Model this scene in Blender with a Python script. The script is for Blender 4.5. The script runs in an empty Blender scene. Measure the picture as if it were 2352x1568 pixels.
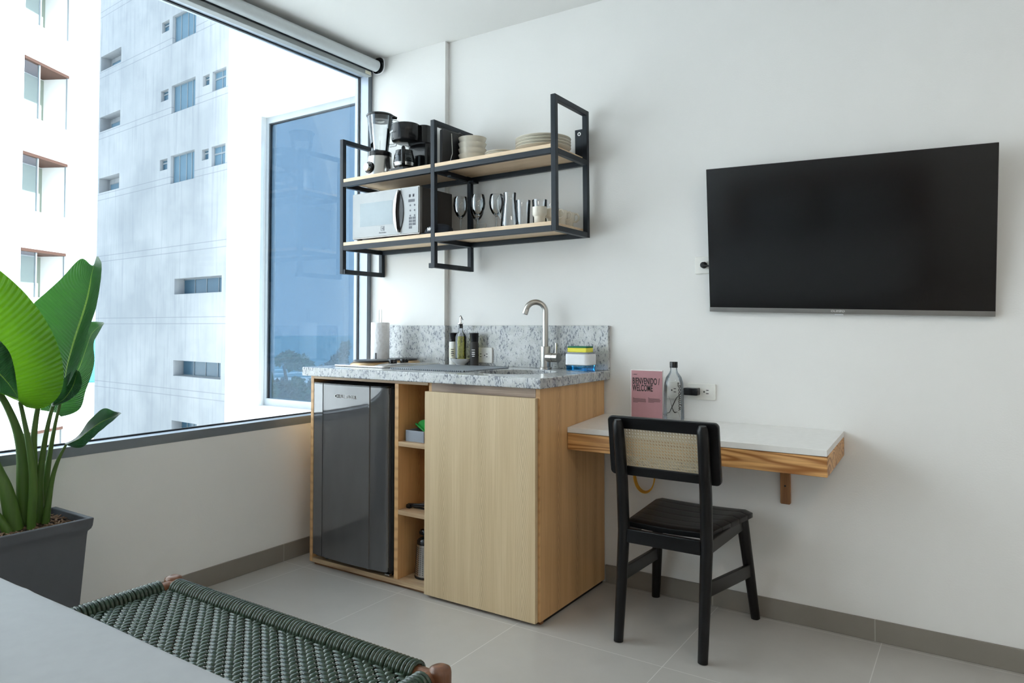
import bpy, bmesh, math, random
from mathutils import Vector, Matrix
random.seed(7)
sc = bpy.context.scene
COL = sc.collection
PI = math.pi

# ------------------------------------------------------------------ camera, world, sun, exposure
cd = bpy.data.cameras.new('camera'); cam = bpy.data.objects.new('camera', cd); COL.objects.link(cam)
yaw, pitch, roll = 0.58535, 0.026727, 0.0013267
fw = Vector((-math.sin(yaw), math.cos(yaw), 0)); rt = Vector((math.cos(yaw), math.sin(yaw), 0)); up = Vector((0, 0, 1))
f2 = fw * math.cos(pitch) + up * math.sin(pitch); u2 = up * math.cos(pitch) - fw * math.sin(pitch)
r3 = rt * math.cos(roll) + u2 * math.sin(roll); u3 = u2 * math.cos(roll) - rt * math.sin(roll)
M = Matrix((r3, u3, -f2)).transposed().to_4x4(); M.translation = (2.66872, -2.78728, 1.08694)
cam.matrix_world = M
cd.sensor_width = 36; cd.lens = 36 * 1632.16 / 2352
cd.shift_x = 11.536 / 2352; cd.shift_y = -78.04 / 2352
cd.clip_start = .02; cd.clip_end = 3000
sc.camera = cam
sc.view_settings.view_transform = 'Standard'; sc.view_settings.look = 'None'
sc.view_settings.gamma = 1; sc.view_settings.use_curve_mapping = False
sc.view_settings.exposure = 0.36
w = bpy.data.worlds.new('sky'); sc.world = w; w.use_nodes = True
wn = w.node_tree; bg = wn.nodes['Background']
bg.inputs[0].default_value = (.66, .83, 1, 1); bg.inputs[1].default_value = 1.9
sun = bpy.data.lights.new('sun', 'SUN'); sun.energy = 11.5; sun.angle = .02; sun.color = (.90, .965, 1)
so = bpy.data.objects.new('sun', sun); COL.objects.link(so)
so.rotation_euler = Vector((.62, .36, .70)).to_track_quat('Z', 'Y').to_euler()
pl = bpy.data.lights.new('window_portal', 'AREA'); pl.shape = 'RECTANGLE'; pl.size = 1.8; pl.size_y = 4.9; pl.cycles.is_portal = True
po = bpy.data.objects.new('window_portal', pl); COL.objects.link(po); po.location = (-.2, -2.5, 1.54); po.rotation_euler = (0, -PI / 2, 0)
# warm fill lamps added under the ceiling, out of view
def fill_lamp_light(x, y, e):
    l = bpy.data.lights.new('fill_lamp_light', 'AREA'); l.shape = 'DISK'; l.size = .34; l.energy = e; l.color = (1, .86, .70)
    o = bpy.data.objects.new('fill_lamp_light', l); COL.objects.link(o); o.location = (x, y, 2.44)
FILL_LAMPS = [(3.4, -1.9, 7.5), (3.4, -4.0, 9)]
for a in FILL_LAMPS: fill_lamp_light(*a)
sc.cycles.max_bounces = 10; sc.cycles.diffuse_bounces = 6; sc.cycles.transparent_max_bounces = 16
sc.cycles.caustics_refractive = False; sc.cycles.caustics_reflective = False

# ------------------------------------------------------------------ materials
class NT:
    def __init__(s, name):
        s.m = bpy.data.materials.new(name); s.m.use_nodes = True; s.t = s.m.node_tree; s.b = s.t.nodes['Principled BSDF']
        s.out = s.t.nodes['Material Output']; s._c = None
    def n(s, typ, **k):
        nd = s.t.nodes.new(typ)
        for a, v in k.items(): setattr(nd, a, v)
        return nd
    def l(s, a, b): s.t.links.new(a, b)
    def co(s, scale=(1, 1, 1), rot=(0, 0, 0), loc=(0, 0, 0)):
        if s._c is None: s._c = s.n('ShaderNodeTexCoord')
        mp = s.n('ShaderNodeMapping'); mp.inputs['Scale'].default_value = scale; mp.inputs['Rotation'].default_value = rot
        mp.inputs['Location'].default_value = loc; s.l(s._c.outputs['Object'], mp.inputs[0]); return mp.outputs[0]
    def noise(s, vec, scale=5, detail=4, rough=.5, dist=0):
        nd = s.n('ShaderNodeTexNoise'); s.l(vec, nd.inputs['Vector'])
        nd.inputs['Scale'].default_value = scale; nd.inputs['Detail'].default_value = detail; nd.inputs['Roughness'].default_value = rough
        nd.inputs['Distortion'].default_value = dist; return nd.outputs['Fac']
    def ramp(s, fac, stops, interp='LINEAR'):
        nd = s.n('ShaderNodeValToRGB'); s.l(fac, nd.inputs[0]); r = nd.color_ramp; r.interpolation = interp
        while len(r.elements) < len(stops): r.elements.new(.5)
        for e, (p, c) in zip(r.elements, stops): e.position = p; e.color = (*c, 1) if len(c) == 3 else c
        return nd.outputs[0]
    def mix(s, fac, a, b, mode='MIX'):
        nd = s.n('ShaderNodeMix', data_type='RGBA', blend_type=mode)
        for i, v in ((0, fac), (6, a), (7, b)):
            if isinstance(v, (int, float)): nd.inputs[i].default_value = v
            elif isinstance(v, tuple): nd.inputs[i].default_value = (*v, 1)
            else: s.l(v, nd.inputs[i])
        return nd.outputs[2]
    def math(s, op, a, b=None, c=None):
        nd = s.n('ShaderNodeMath', operation=op)
        for i, v in enumerate((a, b, c)):
            if v is None: continue
            if isinstance(v, (int, float)): nd.inputs[i].default_value = v
            else: s.l(v, nd.inputs[i])
        return nd.outputs[0]
    def bump(s, h, strength=.3, dist=.01):
        nd = s.n('ShaderNodeBump'); s.l(h, nd.inputs['Height']); nd.inputs['Strength'].default_value = strength
        nd.inputs['Distance'].default_value = dist; s.l(nd.outputs[0], s.b.inputs['Normal'])
    def set(s, color=None, rough=None, metal=None, **k):
        if color is not None:
            if isinstance(color, tuple): s.b.inputs['Base Color'].default_value = (*color, 1)
            else: s.l(color, s.b.inputs['Base Color'])
        if rough is not None:
            if isinstance(rough, (int, float)): s.b.inputs['Roughness'].default_value = rough
            else: s.l(rough, s.b.inputs['Roughness'])
        if metal is not None: s.b.inputs['Metallic'].default_value = metal
        for a, v in k.items(): s.b.inputs[a.replace('_', ' ')].default_value = v
        return s.m
MAT = {}
def simple(name, color, rough=.5, metal=0, **k):
    """plain painted or moulded surface with a faint procedural variation"""
    t = NT(name); f = t.noise(t.co(), 40, 3)
    c0 = tuple(x * .94 for x in color); c1 = tuple(min(1, x * 1.05) for x in color)
    t.set(t.mix(f, c0, c1), rough, metal, **k); MAT[name] = t.m; return t.m
def veneer(name, light, dark, off, pitch, amt, coord=0, rough=.45):
    t = NT(name); sp = t.n('ShaderNodeSeparateXYZ'); t.l(t.co(), sp.inputs[0]); X, Z = sp.outputs[coord], sp.outputs[2]
    wob = t.noise(t.co((1, 1, .25)), 6, 3, .55)
    u = t.math('ADD', t.math('FRACT', t.math('DIVIDE', t.math('ADD', t.math('MULTIPLY_ADD', wob, .03, X), -off), pitch)), -.5)
    v = t.math('ABSOLUTE', u)
    ph = t.math('SUBTRACT', t.math('MULTIPLY', Z, 150), t.math('MULTIPLY', v, 150)); ph = t.math('MULTIPLY_ADD', wob, 22, ph)
    ch = t.math('POWER', t.math('MULTIPLY_ADD', t.math('SINE', ph), .5, .5), 3)
    mask = t.ramp(v, [(.05, (1, 1, 1)), (.20, (0, 0, 0))])
    fine = t.noise(t.co((1, 1, .012)), 240, 3, .7); mid = t.noise(t.co((1, 1, .05)), 26, 3, .6)
    c = t.mix(t.math('MULTIPLY', t.ramp(mid, [(.35, (0, 0, 0)), (.7, (1, 1, 1))]), .45), light, dark)
    c = t.mix(t.math('MULTIPLY', t.ramp(fine, [(.44, (0, 0, 0)), (.60, (1, 1, 1))]), .34), c, dark)
    c = t.mix(t.math('MULTIPLY', t.math('MULTIPLY', ch, mask), amt), c, tuple(q * .62 for q in dark))
    t.bump(fine, .12, .002); t.set(c, rough); MAT[name] = t.m; return t.m
def wood(name, light, dark, axis='z', figure=.5, rough=.45, scale=1.0, strong=False):
    t = NT(name)
    st = {'z': (1, 1, .07), 'x': (.07, 1, 1), 'y': (1, .07, 1)}[axis]
    v = t.co(tuple(a * scale for a in st))
    big = t.noise(v, 3.0, 3, .5, .6)
    rings = t.n('ShaderNodeMath', operation='SINE'); s1 = t.math('MULTIPLY', big, 150 if strong else 105); t.l(s1, rings.inputs[0])
    r = t.math('MULTIPLY_ADD', rings.outputs[0], .5, .5)
    fine_v = t.co(tuple((a if a < 1 else 1) * scale * (1 if a == 1 else .35) for a in st))
    fine = t.noise(fine_v, 190, 3, .7)
    r2 = t.math('POWER', r, 2.2 if strong else 1.4)
    c = t.mix(t.math('MULTIPLY', r2, figure), light, dark)
    c = t.mix(t.math('MULTIPLY', t.ramp(fine, [(.42, (0, 0, 0)), (.62, (1, 1, 1))]), .42), c, dark)
    t.bump(fine, .12, .002)
    t.set(c, rough); MAT[name] = t.m; return t.m
def lin(r, g, b):
    f = lambda c: ((c / 255 + .055) / 1.055) ** 2.4 if c > 10 else c / 255 / 12.92
    return (f(r), f(g), f(b))

def build_materials():
    t = NT('wall_paint'); f = t.noise(t.co(), 2.2, 4, .6); g = t.noise(t.co(), 170, 2)
    t.bump(g, .12, .003); t.set(t.mix(f, (.78, .775, .76), (.82, .815, .80)), .75); MAT['wall'] = t.m
    t = NT('ceiling_paint'); t.bump(t.noise(t.co(), 150, 2), .08, .003); t.set(t.mix(t.noise(t.co(), 2, 3), (.76, .755, .74), (.80, .795, .78)), .8); MAT['ceil'] = t.m
    # floor tiles
    t = NT('floor_tile'); sep = t.n('ShaderNodeSeparateXYZ'); tc = t.co(); t.l(tc, sep.inputs[0])
    def line(o, off, pitch):
        a = t.math('ADD', o, -off); a = t.math('DIVIDE', a, pitch); a = t.math('FRACT', a)
        a = t.math('ABSOLUTE', t.math('ADD', a, -.5)); a = t.math('SUBTRACT', .5, a); return t.math('MULTIPLY', a, pitch)
    d = t.math('MINIMUM', line(sep.outputs[0], .115, .5655), line(sep.outputs[1], -.592, .5655))
    grout = t.math('LESS_THAN', d, .0014)
    base = t.mix(t.noise(tc, 2.6, 6, .6, .4), (.42, .40, .375), (.49, .468, .442))
    base = t.mix(t.math('MULTIPLY', t.ramp(t.noise(tc, 9, 6, .7), [(.25, (0, 0, 0)), (.8, (1, 1, 1))]), .5), base, (.385, .365, .34))
    t.set(t.mix(grout, base, (.62, .60, .57)), t.math('MULTIPLY_ADD', t.noise(tc, 6, 3), .10, .31), Specular_IOR_Level=.65); t.bump(t.math('SUBTRACT', 1, grout), .25, .001); MAT['floor'] = t.m
    t = NT('skirting_tile'); sep = t.n('ShaderNodeSeparateXYZ'); tc = t.co(); t.l(tc, sep.inputs[0])
    d = t.math('MINIMUM', line(sep.outputs[0], .095, .5655), line(sep.outputs[1], -.592, .5655))
    g = t.math('LESS_THAN', d, .0014)
    t.set(t.mix(g, t.mix(t.noise(tc, 3, 6, .6), (.20, .18, .155), (.27, .245, .215)), (.40, .37, .33)), .45); MAT['skirt'] = t.m
    # granite
    t = NT('granite'); v = t.co((1, 1, 1), (.3, .5, .2)); v2 = t.co((1.3, 1.3, .65), (.2, .7, .3))
    big = t.noise(v2, 9, 4, .6, .8); n1 = t.noise(v2, 95, 3, .65, .6); n2 = t.noise(v, 210, 2, .6, .3)
    base = t.mix(t.ramp(t.noise(v, 30, 3), [(.35, (0, 0, 0)), (.65, (1, 1, 1))]), (.44, .45, .44), (.56, .57, .57))
    base = t.mix(t.math('MULTIPLY', t.ramp(big, [(.46, (0, 0, 0)), (.68, (1, 1, 1))]), .55), base, (.40, .42, .47))
    th = t.math('ADD', n1, t.math('MULTIPLY', t.math('ADD', big, -.5), .32))
    sp = t.ramp(th, [(.545, (0, 0, 0)), (.60, (1, 1, 1))])
    base = t.mix(t.math('MULTIPLY', sp, .88), base, (.10, .11, .14))
    sp2 = t.ramp(n2, [(.64, (0, 0, 0)), (.69, (1, 1, 1))]); base = t.mix(t.math('MULTIPLY', sp2, .8), base, (.07, .07, .09))
    t.set(base, .16); MAT['granite'] = t.m
    veneer('oak_door', lin(212, 190, 155), lin(184, 158, 120), .86, .185, .38)
    veneer('oak_side', lin(218, 174, 122), lin(184, 138, 88), -.05, .155, .8, 1)
    wood('oak_edge', lin(205, 178, 142), lin(150, 118, 88), 'x', .55)
    wood('oak_under', lin(216, 178, 120), lin(186, 146, 92), 'x', .3)
    wood('oak_apron', lin(178, 156, 138), lin(110, 88, 76), 'x', .8, scale=1.3)
    wood('shelf_oak', lin(228, 202, 170), lin(196, 166, 130), 'x', .35)
    wood('desk_oak', lin(222, 172, 112), lin(146, 92, 42), 'x', .95, .4, 1.2, True)
    wood('bracket_oak', lin(176, 124, 78), lin(110, 70, 38), 'z', .7)
    wood('walnut', lin(128, 84, 56), lin(78, 46, 28), 'z', .7, .3)
    wood('plinth_oak', lin(150, 104, 66), lin(96, 60, 36), 'x', .6)
    simple('black_steel', (.010, .016, .024), .42, 0, Specular_IOR_Level=.3)
    simple('black_wood', (.0045, .005, .006), .33, Specular_IOR_Level=.3)
    simple('black_plastic', (.009, .010, .012), .16, Specular_IOR_Level=.4)
    simple('black_matte', (.014, .015, .018), .6)
    simple('black_rubber', (.02, .022, .024), .75)
    simple('navy_fabric', (.010, .014, .022), .95)
    simple('ceramic', (.70, .66, .57), .22)
    simple('white_ceramic', (.82, .82, .80), .18)
    simple('white_plastic', (.80, .81, .84), .35)
    simple('outlet_plastic', (.80, .79, .75), .4)
    simple('outlet_dark', (.02, .02, .02), .6)
    simple('frame_aluminium', (.20, .23, .265), .38, .35)
    simple('frame_light', (.42, .48, .56), .4, .2)
    simple('gasket', (.012, .016, .022), .6)
    simple('blind_fabric', (.62, .66, .68), .45)
    simple('blind_rail', (.30, .32, .32), .5)
    simple('desk_stone', (.80, .79, .77), .22)
    simple('steel', (.55, .53, .50), .24, 1)
    simple('brushed_steel', (.50, .48, .45), .3, 1)
    simple('chrome', (.75, .75, .75), .08, 1)
    simple('grey_plastic', (.28, .31, .36), .5)
    simple('green_plastic', (.02, .40, .06), .3)
    simple('pot_grey', (.085, .092, .105), .6)
    simple('sponge_yellow', (.85, .78, .10), .9)
    simple('scourer_green', (.01, .14, .08), .95)
    simple('sink_steel', (.10, .10, .10), .35, 1)
    simple('hob_steel', (.74, .73, .71), .22, .75)
    simple('hob_plate', (.035, .035, .038), .4)
    simple('burnt_rim', (.45, .30, .16), .3, .8)
    simple('ink', (.02, .018, .02), .6)
    simple('white_ink', (.85, .85, .85), .5)
    simple('grey_ink', (.10, .105, .12), .5)
    simple('pink_card', (.45, .225, .25), .6)
    simple('card_edge', (.85, .80, .80), .5)
    simple('yellow_cable', (.72, .36, .02), .45)
    simple('tv_bezel', (.012, .012, .013), .3)
    simple('tv_silver', (.30, .29, .28), .35, .8)
    simple('salt', (.80, .79, .75), .8)
    simple('pepper', (.03, .028, .028), .7)
    simple('label_cream', (.80, .77, .62), .6)
    simple('oil', (.62, .56, .10), .1)
    simple('mw_silver', (.365, .375, .38), .35, .1)
    simple('mw_window', (.28, .325, .35), .2, .1)
    simple('mw_body', (.060, .056, .056), .35)
    simple('mw_edge', (.30, .29, .28), .3, .8)
    simple('stretch_sheet', (.345, .36, .375), .85)
    t = NT('tv_screen'); t.set((.006, .006, .0065), .16, Specular_IOR_Level=.35) if False else t.set((.006, .006, .0065), .13)
    t.bump(t.noise(t.co(), 900, 1), .02, .0005); MAT['tv_screen'] = t.m
    t = NT('fridge_door'); f = t.noise(t.co((3, 3, 1)), 5, 2)
    t.set(t.mix(f, (.060, .060, .062), (.075, .075, .078)), .07, .0, Coat_Weight=1.0, Coat_Roughness=.03); MAT['fridge_door'] = t.m
    t = NT('paper_towel'); wv = t.n('ShaderNodeTexVoronoi'); wv.inputs['Scale'].default_value = 70; t.l(t.co(), wv.inputs[0])
    t.bump(wv.outputs['Distance'], .5, .004); t.set(t.mix(wv.outputs['Distance'], (.80, .79, .80), (.86, .86, .87)), .9); MAT['paper'] = t.m
    # thin window glass
    def thin(name, tint, refl, rough=0):
        t = NT(name); t.t.nodes.remove(t.b)
        tr = t.n('ShaderNodeBsdfTransparent'); tr.inputs[0].default_value = (*tint, 1)
        gl = t.n('ShaderNodeBsdfGlossy'); gl.inputs['Roughness'].default_value = rough; gl.inputs[0].default_value = (.9, .95, 1, 1)
        fr = t.n('ShaderNodeFresnel'); fr.inputs[0].default_value = 1.45
        dust = t.noise(t.co(), 60, 2)
        k = t.math('MULTIPLY', t.math('MULTIPLY', fr.outputs[0], refl), t.math('MULTIPLY_ADD', dust, .1, .95))
        mx = t.n('ShaderNodeMixShader'); t.l(k, mx.inputs[0]); t.l(tr.outputs[0], mx.inputs[1]); t.l(gl.outputs[0], mx.inputs[2]); t.l(mx.outputs[0], t.out.inputs[0])
        MAT[name] = t.m
    thin('window_glass', (.94, .955, .96), .16)
    thin('blue_glass', (.30, .385, .455), .35)
    thin('clear_thin', (.965, .97, .97), 1.3, .02)
    thin('bottle_thin', (.95, .965, .97), .9, .02)
    thin('smoked_thin', (.25, .27, .28), 1.5, .02)
    thin('blue_liquid', (.38, .78, .96), 1.2, .02)
    thin('green_oil', (.93, .90, .42), .8, .02)
    # exterior
    t = NT('white_stucco'); t.bump(t.noise(t.co(), 30, 3), .1, .01); t.set(t.mix(t.noise(t.co(), .6, 4), (.82, .82, .81), (.88, .88, .87)), .85); MAT['stucco'] = t.m
    t = NT('stained_stucco'); f1 = t.noise(t.co((1, 1, .12)), 1.1, 5, .65); f2_ = t.noise(t.co(), .25, 4, .6); f3 = t.noise(t.co((1, 1, .05)), 6, 3, .6)
    c = t.mix(f1, (.29, .305, .325), (.42, .432, .445)); c = t.mix(t.ramp(f2_, [(.4, (0, 0, 0)), (.65, (1, 1, 1))]), c, (.47, .475, .485))
    c = t.mix(t.math('MULTIPLY', t.ramp(f3, [(.5, (0, 0, 0)), (.75, (1, 1, 1))]), .35), c, (.21, .235, .26))
    sp_ = t.n('ShaderNodeSeparateXYZ'); t.l(t.co(), sp_.inputs[0])
    a = t.math('ABSOLUTE', t.math('ADD', t.math('FRACT', t.math('DIVIDE', t.math('ADD', sp_.outputs[2], 9.3), 3.05)), -.5))
    j = t.math('MULTIPLY', t.math('LESS_THAN', t.math('ABSOLUTE', t.math('ADD', a, -.045)), .006), .5)
    c = t.mix(j, c, (.20, .22, .24)); t.set(c, .9); MAT['stained'] = t.m
    simple('wing_frame', (.40, .43, .45), .5)
    simple('far_pane', (.05, .12, .18), .2)
    simple('far_frame', (.24, .27, .29), .5)
    simple('far_curtain', (.10, .19, .26), .5)
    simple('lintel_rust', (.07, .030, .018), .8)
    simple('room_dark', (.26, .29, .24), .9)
    simple('trunk', (.10, .08, .06), .9)
    def leafm(name, c0, c1):
        t = NT(name); f = t.noise(t.co(), 1.5, 3); t.set(t.mix(f, c0, c1), .6); MAT[name] = t.m
    leafm('foliage', (.035, .09, .035), (.10, .20, .07))
    leafm('foliage_dark', (.02, .045, .03), (.06, .10, .05))
    t = NT('sea_water'); f = t.noise(t.co((1, 1, 1)), .12, 5, .7); f2_ = t.noise(t.co((.25, 1, 1), (0, 0, .75)), .03, 4)
    t.set(t.mix(f2_, (.02, .16, .22), (.06, .29, .34)), .6); t.bump(f, .4, .3); MAT['sea'] = t.m
    t = NT('beach_ground'); t.set(t.mix(t.noise(t.co(), .08, 4), (.66, .65, .61), (.76, .75, .71)), .9); MAT['ground'] = t.m
    simple('foam', (.9, .92, .92), .8)
    # plant
    def leaf(name, c0, c1, tl):
        t = NT(name); uv = t.n('ShaderNodeUVMap'); uv.uv_map = 'uv'; mp = t.n('ShaderNodeSeparateXYZ'); t.l(uv.outputs[0], mp.inputs[0])
        side = t.math('ABSOLUTE', t.math('ADD', mp.outputs[0], -.5))
        ph = t.math('MULTIPLY_ADD', side, -.32, mp.outputs[1]); s_ = t.math('SINE', t.math('MULTIPLY', ph, 300))
        s2 = t.math('MULTIPLY_ADD', s_, .5, .5); rib = t.math('LESS_THAN', side, .016)
        c = t.mix(t.math('MULTIPLY', s2, .35), c0, c1); c = t.mix(t.noise(t.co(), 7, 3), c, tuple(x * .75 for x in c0))
        c = t.mix(rib, c, (.26, .38, .08)); t.bump(s2, .8, .006); t.set(c, .32)
        tb = t.n('ShaderNodeBsdfTranslucent'); t.l(t.mix(.5, c, tl), tb.inputs[0])
        mx = t.n('ShaderNodeMixShader'); mx.inputs[0].default_value = .38; t.l(t.b.outputs[0], mx.inputs[1]); t.l(tb.outputs[0], mx.inputs[2]); t.l(mx.outputs[0], t.out.inputs[0])
        MAT[name] = t.m
    leaf('leaf_backlit', (.05, .17, .012), (.09, .26, .016), (.20, .46, .004))  # backlit leaf: the light through it is put into a brighter green
    leaf('leaf_mid', (.022, .10, .035), (.045, .16, .055), (.09, .30, .03))
    leaf('leaf_dark', (.015, .07, .03), (.03, .12, .05), (.05, .18, .03))
    t = NT('stalk_green'); f = t.noise(t.co((1, 1, .08)), 45, 4, .6); z = t.n('ShaderNodeSeparateXYZ'); t.l(t.co(), z.inputs[0])
    t.set(t.mix(f, (.02, .065, .008), (.09, .18, .022)), .45); MAT['stalk'] = t.m
    t = NT('soil_mulch'); f = t.noise(t.co(), 90, 5, .7); t.set(t.ramp(f, [(.35, (.008, .006, .005)), (.55, (.05, .03, .02)), (.72, (.24, .15, .09))]), .95); t.bump(f, 1, .01); MAT['soil'] = t.m
    simple('mulch_chip', (.20, .12, .07), .9)
    t = NT('green_cord'); f = t.noise(t.co(), 60, 2); t.set(t.mix(f, (.016, .034, .022), (.030, .055, .034)), .2); MAT['cord'] = t.m
    t = NT('cane'); f = t.noise(t.co(), 260, 3); t.set(t.mix(f, (.48, .40, .27), (.66, .58, .43)), .55); MAT['cane'] = t.m
    t = NT('drying_mat'); ck = t.n('ShaderNodeTexChecker'); ck.inputs['Scale'].default_value = 130; t.l(t.co((1, 1.0, 0), (0, 0, .78)), ck.inputs[0])
    t.set(t.mix(ck.outputs[1], (.035, .045, .055), (.33, .37, .42)), .5); MAT['mat'] = t.m
build_materials()

# ------------------------------------------------------------------ mesh helpers
class MB:
    def __init__(s): s.bm = bmesh.new()
    def box(s, x0, x1, y0, y1, z0, z1, rot=None, piv=None):
        v = [s.bm.verts.new((x, y, z)) for x in (x0, x1) for y in (y0, y1) for z in (z0, z1)]
        for f in ((0, 1, 3, 2), (4, 6, 7, 5), (0, 4, 5, 1), (2, 3, 7, 6), (0, 2, 6, 4), (1, 5, 7, 3)): s.bm.faces.new([v[i] for i in f])
        if rot is not None:
            p = Vector(piv) if piv else Vector(((x0 + x1) / 2, (y0 + y1) / 2, (z0 + z1) / 2))
            for q in v: q.co = rot @ (q.co - p) + p
        return s
    def hexa(s, p):  # 8 points: bottom 4 ccw, top 4 ccw
        v = [s.bm.verts.new(q) for q in p]
        for f in ((3, 2, 1, 0), (4, 5, 6, 7), (0, 1, 5, 4), (1, 2, 6, 5), (2, 3, 7, 6), (3, 0, 4, 7)): s.bm.faces.new([v[i] for i in f])
        return s
    def lathe(s, c, prof, seg=28, closed=False, axis='z', sx=1, sy=1):
        rings = []
        for (r, z) in prof:
            ring = []
            for i in range(seg):
                a = 2 * PI * i / seg; x, y = r * math.cos(a) * sx, r * math.sin(a) * sy
                p = {'z': (x, y, z), 'y': (x, z, y), 'x': (z, x, y)}[axis]
                ring.append(s.bm.verts.new((c[0] + p[0], c[1] + p[1], c[2] + p[2])))
            rings.append(ring)
        for a, b in zip(rings, rings[1:]):
            for i in range(seg): s.bm.faces.new((a[i], a[(i + 1) % seg], b[(i + 1) % seg], b[i]))
        if not closed: s.bm.faces.new(rings[0][::-1]); s.bm.faces.new(rings[-1])
        else:
            a, b = rings[-1], rings[0]
            for i in range(seg): s.bm.faces.new((a[i], a[(i + 1) % seg], b[(i + 1) % seg], b[i]))
        return s
    def cyl(s, c, r, z0, z1, seg=24, axis='z'): return s.lathe(c, [(r, z0), (r, z1)], seg, axis=axis)
    def tube(s, pts, r, seg=8, cap=True, flat=1.0, upv=None):
        pts = [Vector(p) for p in pts]; n = len(pts); rr = r if isinstance(r, (list, tuple)) else [r] * n
        rings = []; prev = None
        for i, p in enumerate(pts):
            t = (pts[min(i + 1, n - 1)] - pts[max(i - 1, 0)])
            if t.length < 1e-9: t = Vector((0, 0, 1))
            t.normalize()
            u = Vector(upv) if upv else (prev if prev is not None else (Vector((0, 0, 1)) if abs(t.z) < .9 else Vector((1, 0, 0))))
            b = t.cross(u)
            if b.length < 1e-6: b = t.cross(Vector((1, .3, 0)))
            b.normalize(); u = b.cross(t).normalized(); prev = u
            rings.append([s.bm.verts.new(p + (b * math.cos(2 * PI * k / seg) + u * flat * math.sin(2 * PI * k / seg)) * rr[i]) for k in range(seg)])
        for a, b in zip(rings, rings[1:]):
            for i in range(seg): s.bm.faces.new((a[i], a[(i + 1) % seg], b[(i + 1) % seg], b[i]))
        if cap: s.bm.faces.new(rings[0][::-1]); s.bm.faces.new(rings[-1])
        return s
    def prism(s, poly, h0, h1, plane='xy'):
        """poly: 2d points; extruded from h0 to h1 along the axis normal to the plane"""
        def P(a, b, h): return {'xy': (a, b, h), 'xz': (a, h, b), 'yz': (h, a, b)}[plane]
        A = [s.bm.verts.new(P(a, b, h0)) for a, b in poly]; B = [s.bm.verts.new(P(a, b, h1)) for a, b in poly]
        s.bm.faces.new(A[::-1]); s.bm.faces.new(B); n = len(poly)
        for i in range(n): s.bm.faces.new((A[i], A[(i + 1) % n], B[(i + 1) % n], B[i]))
        return s
    def rot(s, mtx, piv):
        p = Vector(piv)
        for q in s.bm.verts: q.co = mtx @ (q.co - p) + p
        return s
    def shift(s, d):
        for q in s.bm.verts: q.co += Vector(d)
        return s
    def build(s, name, mat, parent=None, bevel=0, seg=2, smooth=False, label=None, solid=0, ang=40):
        bmesh.ops.recalc_face_normals(s.bm, faces=s.bm.faces)
        me = bpy.data.meshes.new(name)
        if parent is not None:
            off = Vector(parent.get('_base', (0, 0, 0)))
            for q in s.bm.verts: q.co -= off
        s.bm.to_mesh(me); s.bm.free()
        o = bpy.data.objects.new(name, me); COL.objects.link(o)
        me.materials.append(MAT[mat])
        if parent is not None:
            o.parent = parent; o['_base'] = list(parent.get('_base', (0, 0, 0)))
        if smooth or bevel:
            for p in me.polygons: p.use_smooth = True
            if smooth: me.set_sharp_from_angle(angle=math.radians(ang))
        if solid:
            m = o.modifiers.new('solid', 'SOLIDIFY'); m.thickness = solid; m.offset = -1
        if bevel:
            m = o.modifiers.new('bevel', 'BEVEL'); m.width = bevel; m.segments = seg; m.limit_method = 'ANGLE'; m.angle_limit = math.radians(35)
            wn_ = o.modifiers.new('wn', 'WEIGHTED_NORMAL'); wn_.keep_sharp = True
        if label: o['label'] = label
        return o
def rrect(x0, x1, y0, y1, r, n=5):
    out = []
    for cx, cy, a0 in ((x1 - r, y0 + r, -90), (x1 - r, y1 - r, 0), (x0 + r, y1 - r, 90), (x0 + r, y0 + r, 180)):
        for i in range(n + 1):
            a = math.radians(a0 + 90 * i / n); out.append((cx + r * math.cos(a), cy + r * math.sin(a)))
    return out
def thing(name, label, cat, base=(0, 0, 0), group=None):
    o = bpy.data.objects.new(name, None); COL.objects.link(o); o.location = base; o['_base'] = list(base); o.empty_display_size = .05
    o['label'] = label; o['category'] = cat
    if group: o['group'] = group
    return o
def tag(o, label, cat, group=None, kind=None):
    o['label'] = label; o['category'] = cat
    if group: o['group'] = group
    if kind: o['kind'] = kind
    return o
def struct(o, label=None):
    o['kind'] = 'structure'
    if label: o['label'] = label
    return o
def dup(root, delta, label=None, rotz=None):
    r = root.copy(); COL.objects.link(r); r.location = Vector(root.location) + Vector(delta)
    if rotz is not None: r.rotation_euler = (0, 0, rotz)
    if label: r['label'] = label
    for ch in [o for o in COL.objects if o.parent == root]:
        c = ch.copy(); COL.objects.link(c); c.parent = r
        for g in [o for o in COL.objects if o.parent == ch]:
            d = g.copy(); COL.objects.link(d); d.parent = c
    return r
def text(body, name, mat, parent, loc, size, rot, align='LEFT', sx=1, sy=1, space=1, ext=.0003, bold=0):
    c = bpy.data.curves.new(name, 'FONT'); c.body = body; c.size = size; c.extrude = ext; c.align_x = align; c.offset = bold; c.space_line = space; c.space_character = 1.06
    o = bpy.data.objects.new(name, c); COL.objects.link(o); c.materials.append(MAT[mat])
    dg = bpy.context.evaluated_depsgraph_get(); dg.update()
    me = bpy.data.meshes.new_from_object(o.evaluated_get(dg)); me.name = name; bpy.data.objects.remove(o)
    o = bpy.data.objects.new(name, me); COL.objects.link(o)
    if not me.materials: me.materials.append(MAT[mat])
    o.parent = parent; off = Vector(parent.get('_base', (0, 0, 0))); o.location = Vector(loc) - off; o.rotation_euler = rot; o.scale = (sx, sy, 1)
    return o
FRONT = (PI / 2, 0, 0)

exec_parts = []
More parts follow.
